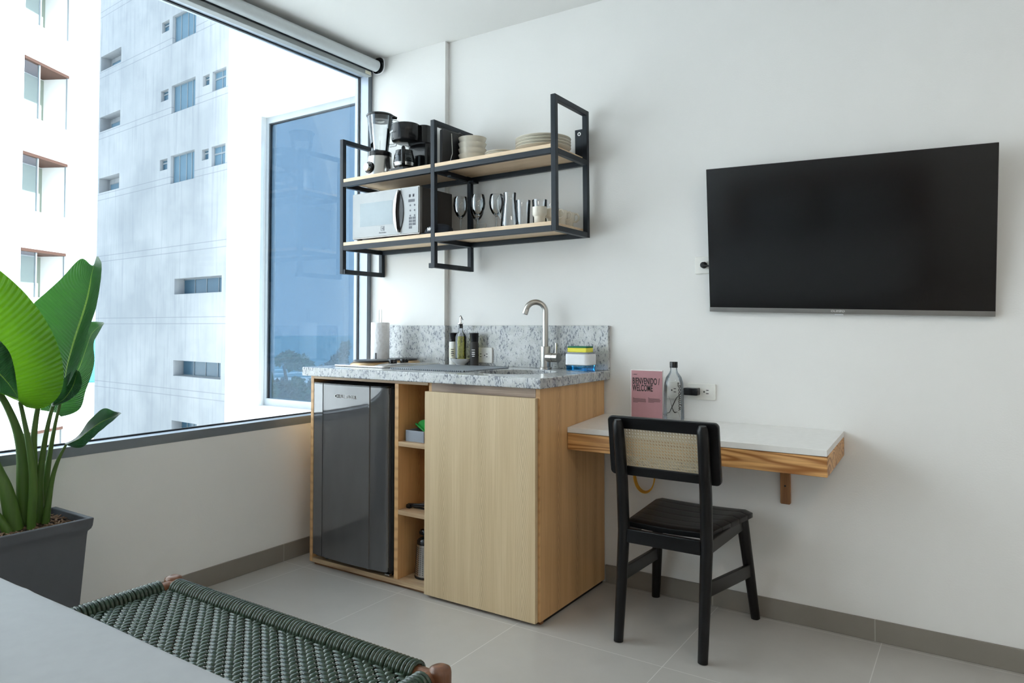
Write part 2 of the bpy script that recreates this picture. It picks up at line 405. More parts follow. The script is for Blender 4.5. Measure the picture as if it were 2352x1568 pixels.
# ------------------------------------------------------------------ room
WX, H = -.032, 2.5116
CY, CX = -.0293, .469
def room():
    struct(MB().box(-.14, 4.7, -5.0, .2, -.12, 0).build('floor', 'floor'))
    struct(MB().box(-.14, 4.7, -5.0, .2, H, H + .12).build('ceiling', 'ceil'))
    struct(MB().box(CX, 4.7, 0, .2, 0, H).build('wall_back', 'wall'))
    struct(MB().box(-.14, CX, CY, .2, 0, H).build('wall_column', 'wall'))
    m = MB().box(-.14, WX, -5.0, CY, 0, .6205); m.box(-.14, WX, -5.0, CY, 2.465, H)
    struct(m.build('wall_left', 'wall'))
    struct(MB().box(4.6, 4.7, -5.0, 0, 0, H).build('wall_right', 'wall'))
    struct(MB().box(-.14, 4.7, -5.1, -5.0, 0, H).build('wall_front', 'wall'))
    b = .0737
    struct(MB().box(1.331, 4.6, -.009, 0, 0, b).build('baseboard_back', 'skirt', bevel=.0015))
    struct(MB().box(WX, WX + .009, -5.0, CY, 0, b + .004).build('baseboard_left', 'skirt', bevel=.0015))
    # window: frame ring, gasket, glass
    y0, y1, z0, z1 = -4.9, -.0243, .6205, 2.4655
    iy0, iy1, iz0, iz1 = y0 + .034, -.0583, .657, 2.4284
    xo = -.13
    m = MB()
    m.box(xo, WX, y0, y1, z0, iz0); m.box(xo, WX, y0, y1, iz1, z1); m.box(xo, WX, iy1, y1, iz0, iz1); m.box(xo, WX, y0, iy0, iz0, iz1)
    win = struct(m.build('window_1', 'frame_light', bevel=.0012))
    m = MB(); t = .0012
    m.box(WX, WX + t, y0, y1, z0, iz0 + .0); m.box(WX, WX + t, y0, y1, iz1, z1); m.box(WX, WX + t, iy1, y1, iz0, iz1)
    m.build('frame_face', 'frame_aluminium', win)
    g = -.103; m = MB(); k = .006
    m.box(g, g + .012, iy0, iy1, iz0, iz0 + k); m.box(g, g + .012, iy0, iy1, iz1 - k, iz1); m.box(g, g + .012, iy1 - k, iy1, iz0 + k, iz1 - k); m.box(g, g + .012, iy0, iy0 + k, iz0 + k, iz1 - k)
    m.build('gasket', 'gasket', win)
    MB().box(-.099, -.095, iy0 + k, iy1 - k, iz0 + k, iz1 - k).build('pane', 'window_glass', win)
    # roller blind
    bl = thing('roller_blind', 'rolled up pale grey window blind under the ceiling above the large window', 'window blind', (.045, -.06, 2.47))
    MB().cyl((.032, 0, 2.463), .030, -4.9, -.066, 32, 'y').build('fabric_roll', 'blind_fabric', bl, smooth=True)
    MB().prism(rrect(0, .075, 2.425, 2.508, .03), -.058, -.054, 'xz').build('end_bracket', 'black_plastic', bl, smooth=True)
    MB().prism(rrect(-.004, .079, 2.421, 2.510, .03), -.054, -.0515, 'xz').build('bracket_cover', 'white_plastic', bl, smooth=True)
    hb = MB().box(-.028, .012, -4.9, -.075, 2.408, 2.432).build('hem_bar', 'blind_rail', bl, bevel=.003)
    MB().box(.012, .0126, -.125, -.085, 2.412, 2.429).build('sticker', 'label_cream', hb)
    for i in range(3): pass
    for (x, y, e) in FILL_LAMPS:  # housings for the added fill lamps, unseen
        l = thing('fill_lamp', 'added fill lamp, round and flush on the ceiling', 'lamp', (x, y, H)); l['group'] = 'added fill lamps'
        MB().cyl((x, y, 0), .20, H - .03, H, 32).build('fill_lamp_base', 'white_plastic', l, smooth=True)
room()

# ------------------------------------------------------------------ kitchenette
def counter():
    m = MB().box(.078, 1.3526, -.5819, -.001, .8608, .90)
    o = m.build('granite_worktop', 'granite', None)
    me = bpy.data.meshes.new('cut'); bm = bmesh.new(); bmesh.ops.create_cone(bm, segments=48, radius1=1, radius2=1, depth=1, cap_ends=True)
    for v in bm.verts: v.co = Vector((1.075 + v.co.x * .155, -.30 + v.co.y * .165, .88 + v.co.z * .2))
    bm.to_mesh(me); bm.free(); c = bpy.data.objects.new('cut', me); COL.objects.link(c)
    md = o.modifiers.new('b', 'BOOLEAN'); md.object = c; md.operation = 'DIFFERENCE'; md.solver = 'EXACT'
    dg = bpy.context.evaluated_depsgraph_get(); dg.update(); nm = bpy.data.meshes.new_from_object(o.evaluated_get(dg)); o.modifiers.clear(); o.data = nm
    bpy.data.objects.remove(c)
    bv = o.modifiers.new('bevel', 'BEVEL'); bv.width = .004; bv.segments = 3; bv.limit_method = 'ANGLE'; bv.angle_limit = math.radians(50)
    for p in nm.polygons: p.use_smooth = True
    w_ = o.modifiers.new('wn', 'WEIGHTED_NORMAL')
    tag(o, 'speckled grey granite worktop on the oak kitchenette cabinet', 'countertop')
    m = MB().box(CX + .02, 1.3527, -.020, -.0005, .9003, 1.0912); m.box(.078, CX + .020, CY - .020, CY - .0005, .9003, 1.0912); m.box(CX + .0005, CX + .020, CY - .0005, -.0005, .9003, 1.0912)
    tag(m.build('granite_backsplash', 'granite', None, bevel=.0015), 'speckled grey granite upstand on the wall behind the tap', 'backsplash')
    # sink
    s = thing('sink', 'round stainless steel sink bowl sunk in the granite worktop', 'sink', (1.075, -.30, .72))
    pr = [(.16, .8595), (.158, .80), (.14, .745), (.10, .725), (.02, .722), (.02, .726), (.10, .729), (.136, .748), (.154, .80), (.156, .8595)]
    MB().lathe((1.075, -.30, 0), pr, 40, closed=True).build('bowl', 'sink_steel', s, smooth=True)
    MB().lathe((1.075, -.30, 0), [(.001, .727), (.03, .727), (.03, .731), (.001, .729)], 24).build('drain', 'chrome', s, smooth=True)
counter()

def cabinet():
    c = thing('kitchenette_cabinet', 'oak veneered kitchenette cabinet with open cubbies and one wide plain door', 'cabinet', (.70, -.27, 0))
    x0, x1, yf, yb, z0, z1 = .0986, 1.3292, -.5456, -.001, .0125, .8605
    MB().box(x0, x0 + .019, yf, yb, z0, z1).build('side_panel', 'oak_side', c, bevel=.0012)
    MB().box(x1 - .019, x1, yf, -.0105, z0, z1).build('side_panel', 'oak_side', c, bevel=.0012)
    MB().box(.6165, .6375, yf, yb, .032, .846).build('divider', 'oak_side', c, bevel=.001)
    MB().box(.797, .816, yf + .006, yb, .032, .8605).build('divider', 'oak_side', c, bevel=.001)
    MB().box(x0 + .0195, .797, yf, yb, .8463, z1 - .0004).build('top_rail', 'oak_edge', c, bevel=.001)
    MB().box(x0 + .0195, x1 - .0195, yf, yb, z0 - .001, .0318).build('bottom_panel', 'oak_edge', c, bevel=.001)
    MB().box(.8163, x1 - .0195, yf, yf + .018, .824, .8600).build('apron', 'oak_apron', c, bevel=.0008)
    for z in (.586, .302): MB().box(.638, .7966, yf, yb - .02, z, z + .019).build('shelf_board', 'oak_edge', c, bevel=.001)
    MB().box(x0 + .0195, .797, -.018, -.002, .032, .846).build('back_panel', 'oak_side', c)
    MB().box(x0 + .02, x1 - .004, yf + .012, yf + .03, .0005, z0 - .0015).build('plinth', 'plinth_oak', c)
    MB().box(x1 - .022, x1 - .006, yf + .031, -.02, .0005, z0 - .0015).build('plinth', 'black_wood', c)
    MB().box(.798, 1.3205, -.5665, -.5475, .0115, .8245).build('door', 'oak_door', c, bevel=.0015)
cabinet()

def fridge():
    f = thing('mini_fridge', 'small black fridge with mirror-gloss door inside the oak cabinet', 'fridge', (.36, -.3, .032))
    MB().box(.142, .596, -.535, -.06, .047, .832).build('body', 'black_matte', f, bevel=.004)
    # door with two raised bands
    P = []
    xs0, xs1, zb, zt = .134, .592, .058, .826
    prof = [(xs0, -.5555), (xs0 + .004, -.561), (.205, -.5715), (.206, -.569), (.222, -.569), (.223, -.573), (.36, -.579), (.492, -.575), (.4935, -.5785), (.501, -.5785), (.5025, -.574), (xs1 - .016, -.567), (xs1 - .004, -.563), (xs1, -.556), (xs1, -.540), (xs0, -.540)]
    d = MB(); d.prism(prof, zb, zt, 'xy'); dd = d.build('door', 'fridge_door', f, smooth=True, ang=25)
    MB().prism([(x, y - .0015 if y < -.545 else y) for x, y in prof], zt + .0003, zt + .007, 'xy').build('door_top_trim', 'chrome', dd, smooth=True) if False else MB().prism(prof, zt + .0003, zt + .006, 'xy').build('top_trim', 'black_plastic', dd, smooth=True)
    MB().box(.150, .585, -.553, -.545, .049, .0575).build('bottom_trim', 'black_plastic', dd, bevel=.002)
    MB().box(.5923, .5935, -.556, -.5545, .075, .80).build('edge_strip', 'steel', dd)
    MB().box(.5925, .606, -.5395, -.5355, .06, .82).build('gasket', 'black_rubber', f)
    text('CHALLENGER', 'lettering', 'tv_silver', dd, (.292, -.5785, .772), .0215, FRONT, sx=.92, ext=.0016)
    hg = MB().box(.575, .60, -.556, -.5405, .043, .0485).build('hinge', 'steel', f)
    for x in (.19, .57): MB().cyl((x, -.515, 0), .014, .0325, .0468, 16).build('foot', 'black_rubber', f, smooth=True)
    MB().cyl((.58, -.09, 0), .014, .0325, .0468, 16).build('foot', 'black_rubber', f, smooth=True); MB().cyl((.17, -.09, 0), .014, .0325, .0468, 16).build('foot', 'black_rubber', f, smooth=True)
fridge()

def cubby_items():
    b = thing('storage_tray', 'small open grey plastic box on the upper cubby shelf of the oak cabinet', 'box', (.66, -.40, .6052))
    m = MB(); x0, x1, y0, y1, z0, z1 = .655, .755, -.52, -.36, .6053, .652
    m.box(x0, x1, y0, y1, z0, z0 + .003); m.box(x0, x0 + .003, y0, y1, z0 + .003, z1); m.box(x1 - .003, x1, y0, y1, z0 + .003, z1); m.box(x0 + .003, x1 - .003, y0, y0 + .003, z0 + .003, z1); m.box(x0 + .003, x1 - .003, y1 - .003, y1, z0 + .003, z1)
    m.build('tray_body', 'grey_plastic', b, bevel=.001)
    g = thing('green_strainer', 'bright green half-round plastic kitchen tool lying in the grey box', 'kitchen tool', (.71, -.45, .64))
    R = Matrix.Rotation(math.radians(30), 3, 'Y')
    pts = [(-.036, 0)] + [(-.036 * math.cos(PI * i / 14), .038 * math.sin(PI * i / 14)) for i in range(1, 14)] + [(.036, 0)]
    m = MB().prism(pts, -.475, -.435, 'xz').shift((.715, 0, .656)); m.rot(R, (.715, -.45, .656)); m.build('shell', 'green_plastic', g, smooth=True)
    m = MB().box(.672, .758, -.484, -.476, .650, .657); m.rot(R, (.715, -.45, .656)); m.build('rim', 'green_plastic', g, bevel=.001)
    k = thing('black_knife_sheath', 'black kitchen tool with a flat handle on the middle cubby shelf', 'kitchen tool', (.69, -.45, .3215))
    m = MB().box(.648, .76, -.50, -.487, .0, .016); m.rot(Matrix.Rotation(math.radians(-7), 3, 'Y'), (.648, -.49, 0)); m.shift((0, 0, .3235)); m.build('handle', 'black_plastic', k, bevel=.004)
    m = MB().box(.646, .668, -.507, -.487, .3215, .338); m.build('end_cap', 'black_plastic', k, bevel=.004)
    m = MB().box(.672, .76, -.486, -.484, .3219, .329); m.build('blade', 'black_plastic', k)
    t = thing('box_grater', 'steel box grater with black top handle in the lowest cubby', 'grater', (.70, -.42, .032))
    cx, cy = .712, -.46
    m = MB(); m.lathe((cx, cy, 0), [(.044, .040), (.034, .172)], 28, closed=False, sx=1, sy=.8); m.build('grating_body', 'brushed_steel', t, smooth=True)
    m = MB().lathe((cx, cy, 0), [(.046, .0322), (.047, .038), (.0455, .0415)], 28, sx=1, sy=.8); m.build('base_ring', 'black_plastic', t, smooth=True)
    m = MB().lathe((cx, cy, 0), [(.036, .171), (.036, .185), (.026, .195), (.02, .198)], 28, sx=1, sy=.8); m.build('shoulder', 'black_plastic', t, smooth=True)
    m = MB().lathe((cx, cy, 0), [(.010, .197), (.010, .208), (.026, .212), (.028, .22), (.020, .23), (.004, .233)], 24, sx=1, sy=.7); m.build('handle', 'black_plastic', t, smooth=True)
    m = MB()
    for i in range(10):
        for j in range(14):
            a = math.radians(-165 + i * 16); z = .052 + j * .0082; r = .044 - (z - .040) * .0757 + .0006
            x, y = cx + r * math.cos(a), cy + r * .8 * math.sin(a)
            m.box(x - .0013, x + .0013, y - .0013, y + .0013, z - .001, z + .0014)
    m.build('teeth', 'outlet_dark', t)
cubby_items()

def hob():
    h = thing('electric_hob', 'white-steel two-plate electric hob on the granite worktop', 'hob', (.30, -.24, .90))
    x0, x1, y0, y1 = .145, .462, -.452, -.052
    b = MB(); b.prism(rrect(x0, x1, y0, y1, .012), .9003, .9085, 'xy'); b.build('casing', 'hob_steel', h, bevel=.003)
    for cy, r in ((-.345, .088), (-.135, .074)):
        m = MB().lathe((.29, cy, 0), [(r + .016, .9086), (r + .012, .914), (r + .002, .921)], 40); m.build('burner_ring', 'burnt_rim', h, smooth=True)
        m = MB().lathe((.29, cy, 0), [(r - .002, .9212), (r, .923), (r, .928), (r - .003, .9295)], 40); m.build('hot_plate', 'hob_plate', h, smooth=True)
    m = MB(); m.prism([(-.45, .9086), (-.40, .917), (-.28, .917), (-.20, .912), (-.06, .9086)], .40, .46, 'yz'); m.build('control_hump', 'hob_steel', h, bevel=.002)
    for y in (-.345, -.268):
        k = MB().lathe((.42, y, 0), [(.019, .9175), (.0195, .926), (.018, .934)], 20); k.box(.402, .438, y - .005, y + .005, .934, .9365); k.build('knob', 'black_plastic', h, smooth=True)
hob()

def drying_mat():
    m = MB().prism(rrect(.50, .915, -.462, -.112, .02), .9003, .9055, 'xy')
    tag(m.build('drying_mat', 'mat', None, bevel=.001), 'flat grey patterned dish drying mat on the granite worktop', 'drying mat')
drying_mat()

def paper_towel():
    x, y = .168, -.165
    # lifted on its own foot beside the hot plate
    p = thing('paper_towel_holder', 'white kitchen paper roll upright on a wire holder behind the hob', 'paper towel', (x, y, .9086))
    MB().lathe((x, y, 0), [(.0445, .9135), (.046, .916), (.046, 1.103), (.0445, 1.106), (.012, 1.106), (.012, .9135)], 40, closed=True).build('paper_roll', 'paper', p, smooth=True)
    MB().lathe((x, y, 0), [(.05, .9088), (.05, .9115), (.047, .9128)], 32).build('base', 'steel', p, smooth=True)
    pts = [(x - .009, y, .914), (x - .009, y, 1.165)] + [(x - .009 * math.cos(a), y, 1.165 + .009 * math.sin(a)) for a in [PI * i / 8 for i in range(1, 8)]] + [(x + .009, y, 1.165), (x + .009, y, .914)]
    MB().tube(pts, .0016, 8).build('wire_handle', 'steel', p, smooth=True)
    MB().box(x - .022, x - .0125, y - .0485, y - .0455, .915, .962).build('side_clip', 'grey_ink', p, bevel=.003) if False else None
    d = Vector((.92, -.38, 0)); c = Vector((x, y, 0)) + Vector((.57, -.82, 0)) * .0475 + Vector((-.014, -.004, 0))
    MB().tube([c + Vector((0, 0, .913)), c + Vector((-.001, 0, .955))], .0045, 10).build('side_arm', 'grey_ink', p, smooth=True)
paper_towel()

def faucet():
    x, y = 1.075, -.075
    f = thing('kitchen_tap', 'brushed steel gooseneck kitchen tap beside the sink', 'faucet', (x, y, .90))
    MB().lathe((x, y, 0), [(.027, .9003), (.027, .907), (.025, .909)], 28).build('base_flange', 'brushed_steel', f, smooth=True)
    MB().lathe((x, y, 0), [(.0225, .909), (.0225, .999), (.0215, 1.0)], 28).build('body', 'brushed_steel', f, smooth=True)
    e = Vector((-.86, -.5, 0)); R = .043
    pts = [Vector((x, y, 1.0)), Vector((x, y, 1.06)), Vector((x, y, 1.11)), Vector((x, y, 1.152))]
    c = Vector((x, y, 1.152)) + e * R
    for i in range(1, 20):
        a = math.radians(165) * i / 19; pts.append(c - e * R * math.cos(a) + Vector((0, 0, R * math.sin(a))))
    sp = MB().tube(pts, [.0125] * (len(pts) - 1) + [.012], 20).build('spout', 'brushed_steel', f, smooth=True)
    d = (pts[-1] - pts[-2]).normalized(); q = pts[-1]
    MB().tube([q, q + d * .022], .0135, 20).build('aerator', 'steel', sp, smooth=True)
    MB().tube([q + d * .022, q + d * .0235], .010, 20).build('nozzle', 'outlet_dark', sp, smooth=True)
    h = MB().tube([(x + .012, y - .004, .952), (x + .072, y - .010, .952)], .020, 24).build('valve', 'brushed_steel', f, smooth=True)
    MB().tube([(x + .042, y - .007, .952), (x + .0435, y - .007, .952)], .0204, 24).build('valve_joint', 'outlet_dark', h, smooth=True)
    MB().tube([(x + .058, y - .009, .970), (x + .060, y - .009, 1.016)], .005, 12).build('lever', 'steel', h, smooth=True)
faucet()

def sponge_caddy():
    s = thing('soap_dispenser', 'white and blue sponge dispenser at the right end of the worktop', 'dispenser', (1.26, -.095, .90))
    X0, X1, Y0, Y1 = 1.205, 1.318, -.142, -.052
    MB().prism(rrect(X0 + .002, X1 - .002, Y0 + .002, Y1 - .002, .018), .9003, .924, 'xy').build('liquid_tank', 'blue_liquid', s, smooth=True)
    MB().prism(rrect(X0 + .005, X1 - .005, Y0 + .005, Y1 - .005, .016), .9025, .918, 'xy').build('blue_soap', 'blue_liquid', s, smooth=True)
    MB().prism(rrect(X0, X1, Y0, Y1, .02), .9245, .972, 'xy').build('white_shell', 'white_plastic', s, bevel=.004)
    MB().prism(rrect(X0 + .006, X1 - .006, Y0 + .006, Y1 - .006, .015), .9722, .9785, 'xy').build('press_plate', 'grey_plastic', s, bevel=.002)
    k = thing('dish_sponge', 'yellow sponge with green scourer on top of the soap dispenser', 'sponge', (1.26, -.095, .979))
    MB().box(1.216, 1.305, -.132, -.068, .9788, .9975).build('foam', 'sponge_yellow', k, bevel=.002)
    MB().box(1.216, 1.306, -.133, -.067, .9976, 1.0035).build('scourer', 'scourer_green', k, bevel=.002)
sponge_caddy()

def cruets():
    def mill(name, label, x, y, fill, lab, inkm, glassm='clear_thin'):
        t = thing(name, label, 'spice mill', (x, y, .90), None)
        MB().lathe((x, y, 0), [(.0205, .9005), (.0215, .905), (.0205, .915), (.0212, .93), (.0212, 1.005), (.019, 1.014)], 28).build('jar', fill, t, smooth=True)
        MB().lathe((x, y, 0), [(.0195, 1.0145), (.0205, 1.02), (.0215, 1.05), (.0225, 1.052), (.0225, 1.055), (.020, 1.057)], 28).build('cap', 'black_plastic', t, smooth=True)
        seg = []; n = 14
        m = MB(); R = .0218
        a0, a1 = math.radians(-120), math.radians(15)
        vs = [[m.bm.verts.new((x + R * math.cos(a0 + (a1 - a0) * i / n), y + R * math.sin(a0 + (a1 - a0) * i / n), z)) for i in range(n + 1)] for z in (.936, .982)]
        for i in range(n): m.bm.faces.new((vs[0][i], vs[0][i + 1], vs[1][i + 1], vs[1][i]))
        m.build('paper_label', lab, t, smooth=True)
        m = MB(); R = .0221
        for z, h, a in ((.975, .003, .8), (.963, .0045, .7), (.954, .0045, .75), (.945, .0035, .6)):
            b0 = math.radians(-62 - 30 * a); b1 = math.radians(-62 + 22 * a)
            v2 = [[m.bm.verts.new((x + R * math.cos(b0 + (b1 - b0) * i / 5), y + R * math.sin(b0 + (b1 - b0) * i / 5), zz)) for i in range(6)] for zz in (z, z + h)]
            for i in range(5): m.bm.faces.new((v2[0][i], v2[0][i + 1], v2[1][i + 1], v2[1][i]))
        m.build('print', inkm, t)
        return t
    mill('salt_mill', 'glass salt grinder with black cap left of the oil bottle', .552, -.062, 'salt', 'label_cream', 'ink')
    mill('pepper_mill', 'dark pepper grinder with black cap right of the oil bottle', .676, -.062, 'pepper', 'outlet_dark', 'white_ink')
    x, y = .606, -.075
    d = thing('sauce_dish', 'small white footed dish under the oil bottle', 'dish', (x, y, .90))
    MB().lathe((x, y, 0), [(.020, .9003), (.020, .906), (.030, .912), (.044, .924), (.050, .934), (.048, .934), (.041, .925), (.026, .914), (.001, .912)], 40).build('dish_body', 'white_ceramic', d, smooth=True)
    b = thing('oil_bottle', 'clear oil bottle with metal pourer and yellow oil in a white dish', 'bottle', (x, y, .913))
    MB().lathe((x, y, 0), [(.024, .9135), (.0265, .916), (.0265, 1.035), (.024, 1.045), (.012, 1.062), (.0105, 1.072), (.0105, 1.092)], 32).build('glass_body', 'clear_thin', b, smooth=True)
    MB().lathe((x, y, 0), [(.0225, .917), (.0248, .919), (.0248, 1.032), (.0225, 1.040)], 32).build('olive_oil', 'green_oil', b, smooth=True)
    p = MB().lathe((x, y, 0), [(.0085, 1.078), (.0100, 1.098), (.0105, 1.0985)], 20).build('stopper', 'black_rubber', b, smooth=True)
    MB().lathe((x, y, 0), [(.0135, 1.0987), (.0135, 1.1035), (.006, 1.105), (.0055, 1.128), (.0045, 1.134)], 20).build('pourer', 'chrome', p, smooth=True)
    MB().tube([(x - .008, y, 1.133), (x, y, 1.1385), (x + .016, y - .004, 1.118)], .0018, 8).build('flip_lever', 'black_plastic', p, smooth=True)
cruets()

def outlet(name, label, x0, x1, z0, z1, y, socks, base=None, vertical=False):
    o = thing(name, label, 'power outlet', ((x0 + x1) / 2, y, (z0 + z1) / 2))
    MB().prism(rrect(x0, x1, z0, z1, .005), y - .008, y - .0003, 'xz').build('face_plate', 'outlet_plastic', o, bevel=.003)
    for (sx, sz) in socks:
        s = MB().box(sx - .017, sx + .017, y - .0092, y - .0081, sz - .017, sz + .017).build('socket', 'outlet_plastic', o, bevel=.0005)
        m = MB(); yy = y - .0096
        m.box(sx - .0005, sx + .0095, yy, yy + .0006, sz + .005, sz + .008); m.box(sx - .0005, sx + .0095, yy, yy + .0006, sz - .008, sz - .005); m.box(sx - .011, sx - .006, yy, yy + .0006, sz - .003, sz + .003)
        m.build('slots', 'outlet_dark', s)
    return o
def outlets():
    outlet('wall_outlet', 'white double outlet on the granite upstand beside the pepper grinder', .650, .756, .914, .987, -.0203, [(.686, .950), (.722, .950)])
    outlet('wall_outlet', 'white outlet by the desk with a black charger plugged in', 1.694, 1.808, .797, .862, 0, [(1.731, .83), (1.771, .83)])
    outlet('wall_outlet', 'white outlet plate on the wall behind the clear water bottle', 1.60, 1.676, .795, .866, 0, [(1.638, .83)])
    outlet('wall_outlet', 'white outlet half hidden by the left edge of the television', 1.727, 1.842, 1.297, 1.366, 0, [(1.765, 1.331), (1.804, 1.331)])
    outlet('wall_outlet', 'pale wall outlet behind the stemmed glasses on the shelf', .628, .70, 1.52, 1.585, 0, [(.665, 1.55)])
    a = thing('charger', 'black rectangular charger plugged into the outlet above the desk', 'charger', (1.70, -.03, .83))
    MB().prism(rrect(1.692, 1.748, .8165, .8455, .004), -.047, -.0115, 'xz').build('body', 'black_plastic', a, bevel=.002)
    MB().tube([(1.692, -.03, .829), (1.680, -.028, .827), (1.668, -.02, .815), (1.650, -.012, .80), (1.62, -.01, .74), (1.585, -.014, .7265), (1.56, -.03, .7235)], .0017, 8).build('cord', 'black_plastic', a, smooth=True)
    b = thing('television_plug', 'black plug and cord in the outlet beside the television', 'plug', (1.765, -.01, 1.331))
    MB().lathe((1.766, -.0115, 1.331), [(.0135, 0), (.012, -.014), (.007, -.019)], 10, axis='y').build('plug_body', 'black_rubber', b, smooth=True)
    MB().tube([(1.766, -.026, 1.331), (1.775, -.033, 1.327), (1.80, -.03, 1.325), (1.84, -.02, 1.32)], .0035, 8).build('cord', 'black_rubber', b, smooth=True)
outlets()

# ------------------------------------------------------------------ television
def tv():
    base = (2.2613, -.0434, 1.4077); W2, H2 = .4625, .2742
    t = thing('television', 'wall-mounted flat black television above the desk', 'television', base)
    # local coordinates, then the root is tilted
    def b(m, name, mat, par=None, **k): return m.shift(base).build(name, mat, par or t, **k)
    b(MB().box(-W2, W2, -.012, .004, -H2, H2), 'back_casing', 'tv_bezel', bevel=.002)
    s = b(MB().box(-W2 + .002, W2 - .002, -.0132, -.0121, -H2 + .0165, H2 - .002), 'screen', 'tv_screen')
    br = b(MB().box(-W2, W2, -.0155, -.0121, -H2 - .001, -H2 + .016), 'bottom_bezel', 'tv_silver', bevel=.001)
    o = text('OLIMPO', 'lettering', 'white_ink', br, (base[0] - .024, base[1] - .0158, base[2] - H2 + .0055), .0095, FRONT, sx=1.25)
    b(MB().box(-.012, .016, -.010, -.002, -H2 - .007, -H2 - .0012), 'sensor', 'white_plastic', bevel=.001)
    b(MB().box(-.28, .28, .0045, .02, -.16, .10), 'rear_housing', 'black_matte', bevel=.006)
    R = Matrix.Rotation(-.0047, 3, 'Z') @ Matrix.Rotation(.1596, 3, 'X') @ Matrix.Rotation(.0291, 3, 'Y')
    t.rotation_euler = R.to_euler()
    t.location.y = -.052
    m = thing('wall_mount', 'black steel bracket between the television and the wall', 'bracket', (2.26, -.002, 1.42))
    MB().box(2.16, 2.36, -.008, -.0005, 1.34, 1.50).build('wall_plate', 'black_steel', m, bevel=.001)
tv()

# ------------------------------------------------------------------ desk
def desk():
    d = thing('wall_desk', 'narrow wall-hung desk with white top and oak apron', 'desk', (1.8, -.17, .70))
    x0, x1, yf = 1.331, 2.2647, -.3429
    zb, zf, ts, tw = .7162, .6961, .021, .0875
    def slab(a, b, y0, y1, t0, t1):  # tilts down towards the front
        s = (zf - zb) / yf; z = lambda y: zb + (y * s)
        return [(a, y0, z(y0) - t1), (b, y0, z(y0) - t1), (b, y1, z(y1) - t1), (a, y1, z(y1) - t1), (a, y0, z(y0) - t0), (b, y0, z(y0) - t0), (b, y1, z(y1) - t0), (a, y1, z(y1) - t0)]
    MB().hexa(slab(x0, x1, yf, -.001, 0, .0205)).build('stone_top', 'desk_stone', d, bevel=.001)
    MB().hexa(slab(x0 + .0005, x1 + .0003, yf + .0005, yf + .02, .0225, .0865)).build('front_apron', 'desk_oak', d, bevel=.002)
    MB().hexa(slab(x1 - .019, x1 + .0003, yf + .0205, -.001, .0225, .0865)).build('side_apron', 'desk_oak', d, bevel=.002)
    MB().hexa(slab(x0 + .0005, x1 - .0195, yf + .0205, -.002, .0225, .060)).build('under_board', 'bracket_oak', d)
    b = MB().prism(rrect(2.049, 2.084, .433, .640, .005), -.019, -.001, 'xz').build('wall_bracket', 'bracket_oak', d, bevel=.002)
    MB().cyl((2.0665, 0, .50), .0035, -.0202, -.0191, 12, 'y').build('screw', 'outlet_dark', b)
desk()

